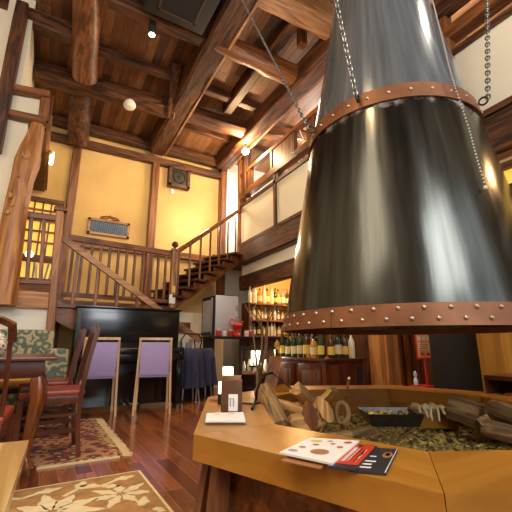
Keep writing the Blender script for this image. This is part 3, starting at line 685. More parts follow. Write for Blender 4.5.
tag(MB().box(c, (.30, .10, .13), Matrix.Rotation(rad(-35), 3, 'Z'), .008).build('wood_block', 'honeyX'), 'squared wooden block on the ash under the cotton gloves', 'wood block')
# paddles (round wooden slabs), iron ring, stick
def slab(label, px, py, z, w_, h_, tilt, yaw, mat, name='wooden_slab'):
    c = hz(px, py, z); m = MB(); pts = [(w_*cos(2*PI*i/20)*(1+.06*sin(3*i)), h_*sin(2*PI*i/20)*(1 if sin(2*PI*i/20) < 0 else 1.25)) for i in range(20)]
    R_ = Matrix.Rotation(yaw, 3, 'Z') @ Matrix.Rotation(tilt, 3, 'Y')
    m.extr([c+R_ @ V(x, 0, y) for x, y in pts], R_ @ V(0, .025, 0)); return tag(m.build(name, mat), label, 'wood slab')
slab('oval brown wood slab standing at the front of the pile, left one', 311, 417, .46, .036, .06, -.25, -.5, 'midZ')
slab('oval grey-brown wood slab standing just right of the other oval slab', 326, 411, .47, .034, .065, -.5, -.5, 'fireZ')
c = hz(342, 413, .44); R_ = Matrix.Rotation(-.6, 3, 'Z')
tag(MB().tube([c+R_ @ V(.036*cos(u), 0, .056*sin(u)) for u in [PI*-.42+2*PI*.92*i/18 for i in range(19)]], .014, 8).build('iron_ring', 'barkZ'), 'thick brown horseshoe-shaped ring standing at the right of the pile', 'iron ring')
tag(MB().tube([hz(344, 410, .42), hz(347, 390, .56), hz(349, 378, .66)], .007, 6).build('wooden_stick', 'fireZ'), 'thin wooden stick poking up behind the iron ring', 'stick')
# brazier pan on crossed legs
pc = [hz(357, 408, .51), hz(384, 402, .51), hz(421, 412, .51), hz(400, 424, .51)]
cc = (pc[0]+pc[1]+pc[2]+pc[3])/4
k = thing('iron_brazier', 'square black iron pan of embers on crossed legs in the hearth', 'brazier', (cc.x, cc.y, .26))
R_ = Matrix.Rotation(rad(-32), 3, 'Z'); w2, d2 = .125, .10; m = MB()
def pl(x, y, z): return V(cc.x, cc.y, 0)+R_ @ V(x, y, 0)+V(0, 0, z)
lo, hi, t = .455, .51, .01
m.extr([pl(-w2+.02, -d2+.02, lo), pl(w2-.02, -d2+.02, lo), pl(w2-.02, d2-.02, lo), pl(-w2+.02, d2-.02, lo)], (0, 0, .008))
cs = [(-1, -1), (1, -1), (1, 1), (-1, 1)]
for i in range(4):
    a, b = cs[i], cs[(i+1) % 4]
    p = [pl(a[0]*(w2-.02), a[1]*(d2-.02), lo), pl(b[0]*(w2-.02), b[1]*(d2-.02), lo), pl(b[0]*w2, b[1]*d2, hi), pl(a[0]*w2, a[1]*d2, hi)]
    n_ = (p[1]-p[0]).cross(p[3]-p[0]).normalized()*.004; m.extr(p, n_)
m.build('pan', 'iron', k)
m = MB(); rn = random.Random(8)
for i in range(60): m.ball(pl(rn.uniform(-.095, .095), rn.uniform(-.07, .07), .478+rn.uniform(0, .018)), rn.uniform(.01, .02), (1.2, 1, .7), 6)
e_ = m.build('embers', 'rubble', k, 60); e_['kind'] = 'stuff'
for a, b in (((-1, -1), (1, 1)), ((1, -1), (-1, 1))):
    MB().tube([pl(a[0]*.1, a[1]*.07, .457), pl(b[0]*.11, b[1]*.09, .262)], .007, 6).build('leg', 'steel', k)
    MB().tube([pl(a[0]*.02, a[1]*.07, .457), pl(b[0]*.02, b[1]*.1, .262)], .007, 6).build('leg', 'steel', k)
# gloves
c = hz(426, 408, .43)
for gi, (dx, dy, rz, lab) in enumerate(((-.03, .02, .5, 'left one of the two cream cotton gloves on the wooden block'), (.035, -.03, -.35, 'right one of the two cream cotton gloves, fingers hanging down'))):
    p = c+V(dx, dy, -.002); k = MB(); Rz = Matrix.Rotation(rz-.5, 3, 'Z')
    k.ball(p+V(0, 0, .006), .034, (1.15, .9, .45), 12); rg = random.Random(gi+3)
    for f in range(4):
        x = -.026+.017*f; aa = (-.7+.45*f)+rg.uniform(-.15, .15); dx_, dy_ = sin(aa), -cos(aa)
        k.tube([p+Rz @ V(x*.8, -.012, .006), p+Rz @ V(x+dx_*.03, dy_*.035, .012), p+Rz @ V(x+dx_*.05, dy_*.058, -.004-.012*(f % 2)), p+Rz @ V(x+dx_*.055, dy_*.066, -.022-.02*(f % 3))], .0085, 8, scales=[1.1, 1, .95, .7])
    k.tube([p+Rz @ V(.02, .005, .008), p+Rz @ V(.045, -.005, .018), p+Rz @ V(.06, -.02, .012)], .0095, 8, scales=[1.1, 1, .7]); k.tube([p+Rz @ V(0, .015, .006), p+Rz @ V(-.005, .05, .01)], .021, 10)
    tag(k.build('cotton_glove', 'glove'), lab, 'glove')
# menus on the counter
def quad_board(name, label, cat, px, z, t, mat, marks, gr=None):
    """px: four picture corners of the sheet lying at height z (far-left, far-right, near-right, near-left)"""
    P = [atz(x, y, z) for x, y in px]; k = thing(name, label, cat, (P[3].x, P[3].y, z-t), 0, gr)
    MB().extr([V(p.x, p.y, z-t) for p in P], (0, 0, t)).build('cover', mat, k)
    def uv(u, v): return (P[3].lerp(P[2], u)).lerp(P[0].lerp(P[1], u), v)+V(0, 0, .0008)
    for nm, mt, shapes in marks:
        m = MB()
        for (u, v, a, b) in shapes:
            if nm == 'photo': m.poly([uv(u+a*cos(q), v+b*sin(q)) for q in [2*PI*i/12 for i in range(12)]])
            else: m.poly([uv(u, v), uv(u+a, v), uv(u+a, v+b), uv(u, v+b)])
        m.build('printed_'+nm, mt, k, 0)
    return k
zt = .471
quad_board('menu_booklet', 'plain brown booklet lying under the white menu on the counter', 'menu', [(322, 440), (344, 452), (320, 468), (281, 460)], zt+.004, .004, 'print_brown', [])
quad_board('food_menu', 'dark menu card with a photo of food, rightmost on the counter', 'menu', [(377, 447.5), (398, 449), (386, 473), (352, 470)], zt+.007, .006, 'paper_dark', [('photo', 'print_brown', [(.72, .68, .2, .13)]), ('photo', 'print_yel', [(.72, .7, .1, .07)]), ('lines', 'paper', [(.08, .1, .4, .05), (.08, .22, .34, .05), (.08, .34, .4, .05), (.1, .55, .25, .04), (.955, 0, .03, 1)])])
quad_board('food_menu', 'red menu card with large pale lettering between the white and dark ones', 'menu', [(353, 443.5), (377, 446), (356, 469), (327, 466)], zt+.012, .006, 'paper_dark', [('field', 'paper_red', [(.12, .12, .84, .84)]), ('lines', 'paper', [(.25, .22, .14, .6), (.47, .22, .12, .6), (.66, .22, .12, .55)]), ('photo', 'print_brown', [(.45, .9, .2, .05)])])
quad_board('food_menu', 'large white menu card printed with small dishes, on the counter front', 'menu', [(310, 437.5), (359, 440.5), (332, 463), (279.5, 452)], zt+.018, .006, 'paper', [('photo', 'print_yel', [(.25, .8, .12, .07)]), ('photo', 'print_brown', [(.6, .3, .17, .12), (.2, .4, .07, .05), (.35, .6, .07, .04), (.85, .85, .08, .06), (.82, .6, .06, .05), (.62, .72, .05, .04)]), ('photo', 'print_grey', [(.15, .18, .1, .06), (.5, .85, .06, .04)])])
q = [(206, 413.5), (244, 412.5), (246, 422), (205, 422)]
quad_board('booklet', 'lower grey-edged white booklet of the pair in front of the menu holder', 'booklet', q, zt+.008, .008, 'print_grey', [])
quad_board('booklet', 'top white booklet in front of the brown menu holder', 'booklet', [(207, 413), (243, 412), (245.5, 420.5), (205.5, 420.5)], zt+.018, .008, 'paper', [('photo', 'print_yel', [(.28, .8, .1, .08), (.68, .8, .08, .07)])])
# brown menu holder
c = atz(231, 413, .47); R_ = Matrix.Rotation(-PSI, 3, 'Z')
k = thing('menu_holder', 'brown upright menu holder with a pale card on its front, on the counter', 'menu holder', (c.x, c.y, .47))
def ml(x, y, z): return V(c.x, c.y, .47)+R_ @ V(x, y, 0)+V(0, 0, z)
MB().box(ml(0, .04, .082), (.112, .06, .163), R_, .003).build('case', 'bronze', k)
MB().box(ml(.01, .0095, .05), (.05, .002, .085), R_).build('card', 'paper', k)
MB().box(ml(.0, .008, .07), (.03, .001, .004), R_).box(ml(-.005, .008, .05), (.008, .001, .04), R_).box(ml(.012, .008, .05), (.008, .001, .04), R_).build('printed_lines', 'print_grey', k)
MB().box(ml(-.005, .075, .173), (.11, .06, .02), R_, .002).build('back_board', 'paleX', k)
# counter candle lantern behind it
c = atz(222, 404, .47)
k = thing('table_lantern', 'small glowing square lantern behind the brown menu holder', 'lantern', (c.x, c.y, .47))
MB().box((c.x, c.y, .50), (.05, .05, .06), R_, .004).build('base', 'matt', k); MB().box((c.x, c.y, .565), (.045, .045, .07), R_, .006).build('shade', 'glow', k)
c2 = atz(214, 401, .47)
tag(MB().box((c2.x, c2.y, .478), (.06, .04, .014), R_, .003).build('wood_coaster', 'paleX'), 'tiny wooden block at the left edge of the counter', 'coaster')
# poker hooks
tag(MB().tube([atz(252, 409, .478), atz(256, 400, .5), atz(257, 390, .56), atz(261, 379, .64), atz(266, 374, .67), atz(272, 373, .67)], .008, 8).build('iron_hook', 'iron'), 'curved iron hook standing on the counter left of the firewood', 'hook')
tag(MB().tube([atz(240, 403, .476), atz(254, 404, .476), atz(262, 402, .476)], .006, 6).build('iron_rod', 'iron'), 'thin iron rod lying on the counter beside the hook', 'rod')
tag(MB().tube([atz(271, 372, .66), atz(292, 389, .56)], .004, 6).build('fire_tongs', 'iron'), 'thin straight iron poker leaning over the firewood pile', 'poker')
# ================================================================ PIANO
k = thing('upright_piano', 'glossy black upright piano against the stairs', 'piano', (1.12, 5.35, 0))
px0, px1 = .39, 1.77
MB().b2((px0, 5.3, .05), (px1, 5.56, 1.3), .008).build('case', 'black', k)
MB().b2((px0-.02, 5.27, 1.3), (px1+.02, 5.58, 1.33), .006).build('lid', 'black', k)
MB().b2((px0+.06, 5.285, .86), (px1-.06, 5.3, 1.25), .003).build('upper_panel', 'black', k)
MB().b2((px0+.06, 5.285, .12), (px1-.06, 5.3, .6), .003).build('lower_panel', 'black', k)
MB().b2((px0, 5.03, .62), (px1, 5.3, .70), .006).build('key_bed', 'black', k)
MB().b2((px0+.03, 5.06, .7), (px1-.03, 5.29, .77), .012).build('key_lid', 'black', k)
for x in (px0+.04, px1-.04):
    MB().b2((x-.035, 5.07, .1), (x+.035, 5.13, .62), .006).build('leg', 'black', k); MB().b2((x-.05, 5.03, .05), (x+.05, 5.3, .1), .006).build('toe_block', 'black', k)
    MB().b2((x-.04, 5.03, .7), (x+.04, 5.3, .79), .01).build('cheek', 'black', k)
    MB().lathe((x, 5.08, 0), [(.025, .0), (.025, .05)], 10).build('caster', 'steel', k)
for i in range(3): MB().b2((1.04+i*.08, 5.16, .07), (1.07+i*.08, 5.3, .085), .004).build('pedal', 'steel', k)
MB().b2((.9, 5.27, .765), (1.35, 5.29, .78)).build('music_ledge', 'midX', k)
# lilac chairs
def lilac(label, loc, rz):
    k = thing('dining_chair', label, 'chair', (0, 0, 0), 0, None)
    for s_ in (-1, 1):
        MB().bar((s_*.215, -.2, 0), (s_*.2, -.2, .45), .026, .032).bar((s_*.2, -.2, .45), (s_*.185, -.27, .90), .026, .03).build('rear_leg', 'ash_wood', k)
        MB().bar((s_*.2, .2, 0), (s_*.19, .2, .43), .028, .028).build('front_leg', 'ash_wood', k)
    MB().bar((-.2, -.272, .895), (.2, -.272, .895), .028, .03).build('top_rail', 'ash_wood', k)
    MB().box((0, -.235, .655), (.355, .04, .40), Matrix.Rotation(rad(8.8), 3, 'X'), .012).build('backrest', 'purple', k)
    MB().box((0, .01, .455), (.40, .42, .05), None, .015).build('seat', 'purple', k)
    k.location = loc; k.rotation_euler = (0, 0, rz); return k
lilac('lilac upholstered chair with light wood legs in front of the piano, left one', (.69, 5.04, 0), rad(-6))
lilac('lilac upholstered chair with light wood legs in front of the piano, right one', (1.34, 4.94, 0), rad(-14))
# ================================================================ DARK CHAIRS, TABLE, SOFA
def dark_chair(label, loc, rz, curved=False):
    k = thing('dining_chair', label, 'chair'); tk = .65 if curved else 1
    for s_ in (-1, 1):
        MB().sweep([(s_*.2, -.22, 0), (s_*.2, -.19, .25), (s_*.2, -.19, .45), (s_*.2, -.225, .7), (s_*.195, -.275, .97)], [(-.015*tk, -.016), (.015*tk, -.016), (.015*tk, .016), (-.015*tk, .016)], (0, 1, 0)).build('rear_leg', 'redZ', k)
        MB().bar((s_*.2, .2, 0), (s_*.2, .2, .43), .04, .04).build('front_leg', 'redZ', k)
        MB().bar((s_*.2, -.19, .2), (s_*.2, .2, .2), .02, .03).build('side_stretcher', 'redY', k)
        MB().bar((s_*.2, -.19, .31), (s_*.2, .2, .31), .02, .02).build('side_stretcher', 'redY', k)
    MB().bar((-.2, .2, .26), (.2, .2, .26), .02, .03).build('front_stretcher', 'redX', k)
    MB().box((0, 0, .415), (.42, .42, .06), None, .006).build('apron', 'redX', k)
    MB().box((0, 0, .465), (.43, .44, .045), None, .018).build('seat', 'leather', k)
    if curved:
        m = MB(); m.sweep([(-.21, -.29, .88), (-.2, -.31, .97), (-.14, -.325, 1.0), (0, -.33, .985), (.14, -.325, 1.0), (.2, -.31, .97), (.21, -.29, .88)], [(-.017, -.02), (.017, -.02), (.017, .02), (-.017, .02)], (0, 1, 0)); m.build('crest_rail', 'redX', k)
        MB().extr([(-.05, -.2, .5), (.05, -.2, .5), (.07, -.27, .8), (.035, -.325, .97), (-.035, -.325, .97), (-.07, -.27, .8)], (0, .012, 0)).build('splat', 'redZ', k)
    else:
        MB().sweep([(-.2, -.265, .93), (-.1, -.285, .945), (0, -.29, .95), (.1, -.285, .945), (.2, -.265, .93)], [(-.045, -.012), (.045, -.012), (.045, .012), (-.045, .012)], (0, 1, 0)).build('crest_rail', 'redX', k)
        MB().bar((-.2, -.21, .56), (.2, -.21, .56), .02, .04).build('lower_back_rail', 'redX', k)
        for i in range(4):
            x = -.12+.08*i; MB().bar((x, -.205, .56), (x, -.28, .92), .03, .012, (1, 0, 0)).build('back_slat', 'redZ', k)
    k.location = loc; k.rotation_euler = (0, 0, rz); k.scale = (1, 1, .95 if curved else 1); return k
dark_chair('dark wooden chair with red leather seat, nearer of the pair right of the table', (.14, 3.46, 0), rad(90))
dark_chair('dark wooden chair with red leather seat, farther of the pair near the sofa', (.12, 4.25, 0), rad(88))
dark_chair('dark chair with rounded crest rail cut by the left edge, nearest the camera', (-.305, 2.62, 0), rad(-4), True)
k = thing('ochre_seat_chair', 'low chair with an ochre cushion and black frame behind the table', 'chair', (-.22, 4.45, 0))
MB().box((-.22, 4.45, .46), (.42, .42, .08), None, .03).build('cushion', 'ochre_cloth', k)
MB().box((-.22, 4.45, .40), (.43, .43, .04), None, .005).build('seat_frame', 'matt', k)
for sx in (-.19, .19):
    for sy in (-.19, .19): MB().bar((-.22+sx, 4.45+sy, 0), (-.22+sx, 4.45+sy, .39), .035, .035).build('leg', 'matt', k)
k = thing('dark_table', 'polished red-brown dining table with cabriole legs at the left edge', 'table', (-.7, 3.7, 0))
MB().b2((-1.7, 2.96, .715), (.13, 4.15, .74), .008).build('tabletop', 'redX', k)
MB().b2((-1.63, 3.03, .60), (.06, 4.08, .714), .004).build('apron', 'redX', k)
for x, y, sx, sy in ((.03, 3.06, 1, -1), (-1.6, 3.06, -1, -1), (.03, 4.05, 1, 1), (-1.6, 4.05, -1, 1)):
    pts = [(0, 0, .60), (.012, .012, .53), (.016, .016, .46), (0, 0, .34), (-.014, -.014, .2), (-.016, -.016, .1), (.004, .004, .04), (.02, .02, .02), (.02, .02, 0)]
    sc = [1.15, 1.3, 1.2, .95, .75, .62, .75, 1.05, .9]
    MB().tube([(x+p[0]*sx, y+p[1]*sy, p[2]) for p in pts], .043, 12, scales=sc).build('cabriole_leg', wood('lit_leg_wood', (.16, .04, .01), (.36, .11, .025), 'Z', 9, .25, .05) if (x > 0 and y < 3.1) else 'redZ', k)  # nearest leg gets a lighter wood, its lit tone put into the colour
c = aty(-1, 350, 3.4)
k = thing('ceramic_pot', 'round flowered ceramic pot on the dark table at the left edge', 'pot', (c.x-.02, 3.4, .741))
MB().lathe((c.x-.02, 3.4, .741), [(.035, 0), (.06, .02), (.078, .06), (.07, .1), (.045, .13), (.04, .14)], 16).build('body', pattern('flowered_glaze', (.75, .68, .6), [(.5, .1, .06), (.75, .66, .55), (.2, .25, .15)], 30, .25), k)
MB().lathe((c.x-.02, 3.4, .881), [(.045, 0), (.04, .015), (.012, .025), (.014, .04), (.004, .045)], 14).build('lid', 'milk', k)
# sofa
k = thing('floral_sofa', 'green and beige floral sofa against the white wall behind the table', 'sofa', (-.6, 5.15, 0))
MB().b2((-1.9, 5.22, .25), (.17, 5.52, 1.0), .05).build('backrest', 'sofa', k)
MB().b2((-1.9, 4.75, .12), (.2, 5.25, .4), .04).build('base', 'sofa', k)
MB().b2((-1.75, 4.72, .4), (.05, 5.22, .54), .05).build('seat_cushion', 'sofa', k)
MB().b2((.08, 4.72, .12), (.32, 5.5, .78), .05).build('armrest', 'sofa', k); MB().b2((-1.95, 4.72, .12), (-1.75, 5.5, .72), .05).build('armrest', 'sofa', k)
for x in (-1.8, .22): MB().b2((x-.03, 4.8, 0), (x+.03, 4.86, .12)).build('foot', 'redZ', k)
# near light table, bottom left
pA = atz(29, 440, .5); pB = atz(2, 520, .5)
k = thing('light_wood_table', 'pale figured wooden table corner at the bottom left', 'table', (pA.x-.4, pA.y-.3, 0))
e2 = (V(pB.x, pB.y, 0)-V(pA.x, pA.y, 0)).normalized(); e1 = V(e2.y, -e2.x, 0)
def tp(u, v, z): return V(pA.x, pA.y, 0)+e1*u+e2*v+V(0, 0, z)
def tq(u0, u1, v0, v1, z0, z1): return MB().extr([tp(u0, v0, z0), tp(u1, v0, z0), tp(u1, v1, z0), tp(u0, v1, z0)], (0, 0, z1-z0))
if (e1.x > 0): e1 = -e1
tq(0, .9, 0, .9, .465, .5).build('tabletop', wood('figured_maple', (.50, .29, .09), (.82, .60, .28), 'Y', 6, .2, .03), k)
tq(.06, .84, .06, .84, .42, .464).build('apron', 'honeyX', k)
for u in (.05, .80):
    for v in (.05, .80): tq(u, u+.05, v, v+.05, 0, .42).build('leg', 'honeyZ', k)
# rugs
k = thing('oriental_rug', 'red oriental rug with cream fringe under the dark table and chairs', 'rug', (-.5, 4.0, 0))
MB().b2((-2.2, 3.16, .001), (.60, 4.72, .012)).build('pile', 'rug_red', k)
m = MB()
for a, b in (((-2.2, 3.12), (.62, 3.16)), ((.60, 3.16), (.66, 4.72)), ((-2.2, 4.72), (.66, 4.78))): m.b2((a[0], a[1], .001), (b[0], b[1], .0125))
m.build('border', 'rug_border', k)
MB().b2((-2.2, 3.10, .001), (.63, 3.12, .0128)).build('binding', 'rug_cream', k)
m = MB(); rn = random.Random(4)
for i in range(90):
    y = 3.12+1.66*i/90; m.bar((.655, y, .006), (.725+rn.uniform(-.012, .015), y+rn.uniform(-.012, .012), .004), .015, .006)
f_ = m.build('fringe', 'fringe', k); f_['kind'] = 'stuff'
k = thing('floral_rug', 'tan rug with large cream leaves and flowers at the bottom left', 'rug', (0, 2.2, 0))
MB().b2((-2.0, .9, .001), (.67, 2.70, .012)).build('pile', 'rug_tan', k)
MB().b2((.67, .9, .001), (.685, 2.70, .0125)).b2((-2.0, 2.70, .001), (.685, 2.712, .0125)).build('binding', 'rug_cream', k)
m = MB()
def leaf(x, y, a, L, W_):
    pts = []; n = 9
    for i in range(n+1): t = i/n; pts.append((t*L, W_*sin(PI*t**.8)*(1+.25*sin(t*16))))
    for i in range(n-1, 0, -1): t = i/n; pts.append((t*L, -W_*sin(PI*t**.8)*(1+.25*sin(t*16+1))))
    q = [(x+p[0]*cos(a)-p[1]*sin(a), y+p[0]*sin(a)+p[1]*cos(a), .0128) for p in pts]
    q = [p for p in q if -2 < p[0] < .66 and .95 < p[1] < 2.69]
    if len(q) > 4: m.poly(q)
def flower(x, y, s_, n, ph, k0=.9):
    for i in range(n):
        leaf(x+.02*cos(ph+2*PI*i/n), y+.02*sin(ph+2*PI*i/n), ph+2*PI*i/n, s_*(1 if i % 2 == 0 else k0), s_*.17)
def vine(p, w_=.012):
    for (x, y), (x2, y2) in zip(p, p[1:]):
        d = V(x2-x, y2-y, 0).normalized()*w_; n_ = V(-d.y, d.x, 0); m.poly([(x-n_.x, y-n_.y, .0127), (x2-n_.x, y2-n_.y, .0127), (x2+n_.x, y2+n_.y, .0127), (x+n_.x, y+n_.y, .0127)])
flower(.16, 2.30, .24, 9, .3, .8); flower(.50, 2.36, .17, 7, .6, .8); flower(.44, 1.85, .22, 8, .1); flower(-.1, 1.85, .24, 9, .8); flower(-.35, 2.45, .2, 7, .2)
vine([(.22, 2.48), (.3, 2.56), (.42, 2.54), (.52, 2.6)], .014); leaf(.3, 2.56, 1.2, .13, .034); leaf(.42, 2.54, 2.6, .13, .034); leaf(.42, 2.53, -.4, .12, .03); leaf(.5, 2.6, .2, .14, .034)
vine([(-.05, 2.6), (.02, 2.56), (.1, 2.6)], .014); leaf(.0, 2.57, 2.8, .15, .035); leaf(.08, 2.6, .2, .15, .035); leaf(.56, 2.14, 1.2, .13, .032); leaf(.6, 2.08, -.6, .12, .03)
m.build('cream_pattern', 'rug_cream', k, 0)
# ================================================================ BACK WALL THINGS
P = [aty(88.5, 217.5, YB-.03), aty(130, 223.5, YB-.03), aty(130, 238.5, YB-.03), aty(88.5, 234, YB-.03)]
x0, x1 = P[0].x, P[1].x; z0, z1 = (P[2].z+P[3].z)/2, (P[0].z+P[1].z)/2
k = thing('framed_tablet', 'wide framed blue panel of writing with a carved crest on the ochre wall', 'picture', ((x0+x1)/2, YB, z0))
m = MB()
for a, b in (((x0, z1-.05), (x1, z1)), ((x0, z0), (x1, z0+.05)), ((x0, z0), (x0+.05, z1)), ((x1-.05, z0), (x1, z1))): m.b2((a[0], YB-.05, a[1]), (b[0], YB-.002, b[1]))
m.build('frame', 'paleX', k)
MB().b2((x0+.05, YB-.03, z0+.05), (x1-.05, YB-.01, z1-.05)).build('panel', 'cyan', k)
m = MB(); nx = 18; rn = random.Random(3)
for i in range(nx):
    for j in range(6):
        if rn.random() < .12: continue
        x = x0+.09+(x1-x0-.18)*i/(nx-1); z = z0+.08+(z1-z0-.16)*j/5
        m.b2((x-.009, YB-.032, z-.008), (x+.009, YB-.03, z-.004)); m.b2((x-.002, YB-.032, z-.010), (x+.002, YB-.03, z+.012)); m.b2((x-.007, YB-.032, z+.005), (x+.007, YB-.03, z+.008))
m.build('lettering', 'print_grey', k, 0)
m = MB(); xc = (x0+x1)/2
m.tube([(xc+.2*cos(u), YB-.03, z1+.02+.07*sin(u)) for u in [PI*i/12 for i in range(13)]], .013, 6); m.tube([(xc-.17, YB-.03, z1+.03), (xc-.08, YB-.03, z1+.02), (xc, YB-.03, z1+.09), (xc+.08, YB-.03, z1+.02), (xc+.17, YB-.03, z1+.03)], .012, 6); m.ball((xc, YB-.03, z1+.1), .025)
m.build('carved_crest', 'midX', k)
c = aty(178.5, 178.5, YB-.05)
k = thing('wall_speaker', 'square brown wall speaker high on the ochre wall', 'speaker', c)
s_ = .27; m = MB()
for a, b in (((-s_, s_-.07), (s_, s_)), ((-s_, -s_), (s_, -s_+.07)), ((-s_, -s_), (-s_+.07, s_)), ((s_-.07, -s_), (s_, s_))): m.b2((c.x+a[0], YB-.16, c.z+a[1]), (c.x+b[0], YB-.001, c.z+b[1]))
m.build('frame', 'beamX', k)
MB().b2((c.x-.2, YB-.12, c.z-.2), (c.x+.2, YB-.02, c.z+.2)).build('grille', 'iron', k)
m = MB()
for r in (.15,): m.tube([(c.x+r*cos(u), YB-.125, c.z+r*sin(u)) for u in [2*PI*i/24 for i in range(24)]], .014, 6, True)
m.ball((c.x, YB-.115, c.z), .05, (1, .3, 1)); m.build('cone', 'matt', k)
c = aty(172.3, 191.5, YB-.02)
tag(MB().box(c, (.09, .03, .13), None, .006).build('switch_box', 'whitepl'), 'small white switch box on the ochre wall below the speaker', 'switch')
# wall lamp left
c = atz(51.5, 159, 3.80)
k = thing('wall_lamp', 'small glowing white cylinder lamp on the box room corner at left', 'lamp', c)
MB().lathe(c-V(0, 0, .1), [(.028, 0), (.03, .01), (.03, .16), (.028, .17)], 12).build('shade', 'glow', k); MB().lathe(c+V(0, 0, .07), [(.033, 0), (.033, .06)], 12).build('cap', 'whitepl', k)
MB().bar(c+V(0, 0, .12), c+V(-.05, .0, .14), .02, .02).build('bracket', 'matt', k)
lamp('POINT', c+V(.08, -.05, -.05), 6, WARM, .04)
# smoke detector
c = aty(129.5, 105, 6.7)
k = thing('smoke_detector', 'round white smoke detector under the thick round cross log', 'smoke detector', c)
MB().lathe(c-V(0, 0, .07), [(.08, 0), (.1, .01), (.12, .05), (.12, .13), (.1, .14)], 20).build('housing', 'whitepl', k)
# spotlight
c = atz(152.5, 28, 5.5)
k = thing('spotlight', 'small black cylinder spotlight with a lit face, upper left of centre', 'spotlight', c)
MB().lathe(c-V(0, 0, .12), [(.055, 0), (.06, .01), (.06, .2), (.02, .21), (.02, .3)], 16).build('housing', 'matt', k)
MB().lathe(c-V(0, 0, .127), [(.045, 0), (.045, .006)], 16).build('lamp_face', 'spotface', k)
lamp('SPOT', c-V(0, 0, .16), 60, (1, .85, .6), .04, c-V(0, 0, 3), 80, .6)
# ceiling air conditioner
P = [atz(142, 12, 5.45), atz(203, 34, 5.45)]
k = thing('ceiling_air_conditioner', 'dark square ceiling air conditioner cut by the top edge', 'air conditioner', (P[0].x+.5, P[0].y-.5, 5.45))
xa, xb, ya = P[0].x, P[1].x, (P[0].y+P[1].y)/2
MB().b2((xa, ya-1.0, 5.45), (xb, ya, 6.04), .02).build('casing', 'matt', k)
MB().b2((xa+.2, ya-.8, 5.44), (xb-.2, ya-.16, 5.45)).build('grille', plain('grey_grille', (.012, .011, .010), .9), k)
m = MB(); 
for a, b in (((xa+.17, ya-.83), (xb-.17, ya-.80)), ((xa+.17, ya-.16), (xb-.17, ya-.13)), ((xa+.17, ya-.83), (xa+.2, ya-.13)), ((xb-.2, ya-.83), (xb-.17, ya-.13))): m.b2((a[0], a[1], 5.435), (b[0], b[1], 5.45))
m.build('grille_frame', plain('brown_trim', (.07, .04, .025), .4), k)
# bright bulb
c = atd(245.5, 151.5, 7.6)
k = thing('bare_bulb', 'dazzling bare warm bulb beside the long main beam above the loft corner', 'lamp', c)
MB().ball(c, .075, seg=16).build('bulb', 'bulb', k); MB().lathe(c+V(0, 0, .05), [(.03, 0), (.03, .1), (.012, .11), (.012, .25)], 12).build('socket', 'matt', k)
lamp('POINT', c+V(-.12, -.12, -.05), 110, (1, .72, .4), .06)
# lattice screen and shelf of books at far left
k = thing('lattice_screen', 'wooden lattice screen glowing behind the platform railing', 'screen', (-.3, 8.1, ZP))
MB().b2((-.82, 8.12, 1.6), (.06, 8.14, 3.62)).build('paper_panel', 'amber', k)
m = MB()
for i in range(7): m.b2((-.82+.145*i-.015, 8.07, 2.5), (-.82+.145*i+.015, 8.11, 3.62))
for z in (2.5, 2.78, 3.0, 3.22, 3.44, 3.62): m.b2((-.84, 8.06, z-.018), (.08, 8.11, z+.018))
m.build('lattice', 'midX', k); MB().b2((-.84, 8.0, 3.6), (.12, 8.12, 3.68)).build('head_rail', 'beamX', k); MB().b2((-.84, 8.0, 2.38), (.1, 8.12, 2.46)).build('sill_rail', 'beamX', k)
k = thing('bookcase', 'low orange-lit bookcase on the platform behind the railing', 'bookcase', (-.35, 7.6, ZP))
MB().b2((-.95, 7.4, 1.5), (.12, 7.75, 1.93)).build('case', 'paleX', k); MB().b2((-.98, 7.38, 1.93), (.14, 7.76, 1.96)).build('top', 'midX', k)
k0 = thing('spherical_lamp', 'small round glowing lamp on the bookcase behind the railing', 'lamp', (-.33, 7.6, 2.27))
MB().ball((-.33, 7.6, 2.42), .07).build('globe', 'glow', k0); MB().lathe((-.33, 7.6, 1.962), [(.05, 0), (.05, .02), (.012, .04), (.012, .4)], 10).build('stand', 'matt', k0)
rn = random.Random(12)
bt = MB().b2((-.018, -.09, 0), (.018, .09, .24)).build('book', 'lab_white')
bt2 = MB().b2((-.014, -.09, 0), (.014, .09, .27)).build('book', 'print_grey')
x = -.88; i = 0
names = ['leftmost', 'second', 'third', 'fourth', 'fifth', 'sixth', 'seventh', 'eighth', 'ninth', 'tenth', 'eleventh', 'twelfth', 'thirteenth', 'fourteenth', 'fifteenth', 'sixteenth', 'seventeenth', 'eighteenth', 'nineteenth', 'twentieth']
while x < .08 and i < 18:
    if abs(x+.33) < .07: x += .14; continue
    src = bt if rn.random() < .65 else bt2
    o = src if (src is bt and i == 0) else src.copy()
    if o is not src: COL.objects.link(o)
    if o is bt2 or src is bt2: pass
    o.location = (x, 7.55, 1.962); o.scale = (1, 1, rn.uniform(.8, 1.3)); o.rotation_euler = (0, rn.choice((0, 0, .12, -.1)), 0)
    nm = names[i]+(' from the left' if i else '')
    tag(o, '%s upright book, %s on the bookcase behind the railing' % ('white' if src is bt else 'grey', nm), 'book', 'books on the bookcase'); x += rn.uniform(.045, .07); i += 1
bpy.data.objects.remove(bt2)
# ================================================================ BAR
k = thing('bar_counter', 'long dark bar counter under the stairs and loft', 'counter', (3.6, 6.0, 0))
MB().b2((2.55, 5.9, .93), (4.15, 6.45, .97), .004).build('worktop', 'matt', k)
MB().b2((3.35, 6.0, 0), (4.1, 6.4, .93)).build('cabinet', 'beamX', k); MB().b2((2.6, 6.0, 0), (2.66, 6.4, .93)).build('end_panel', 'matt', k)
k = thing('wall_partition', 'pale wall under the loft stairs behind the bar counter', 'partition', (2.6, 7.0, 0))
MB().b2((1.7, 7.0, 0), (3.3, 7.06, 1.45)).build('panel', 'cream', k); MB().b2((1.7, 6.95, 1.05), (2.55, 7.0, 1.25)).build('rail', 'beamX', k)
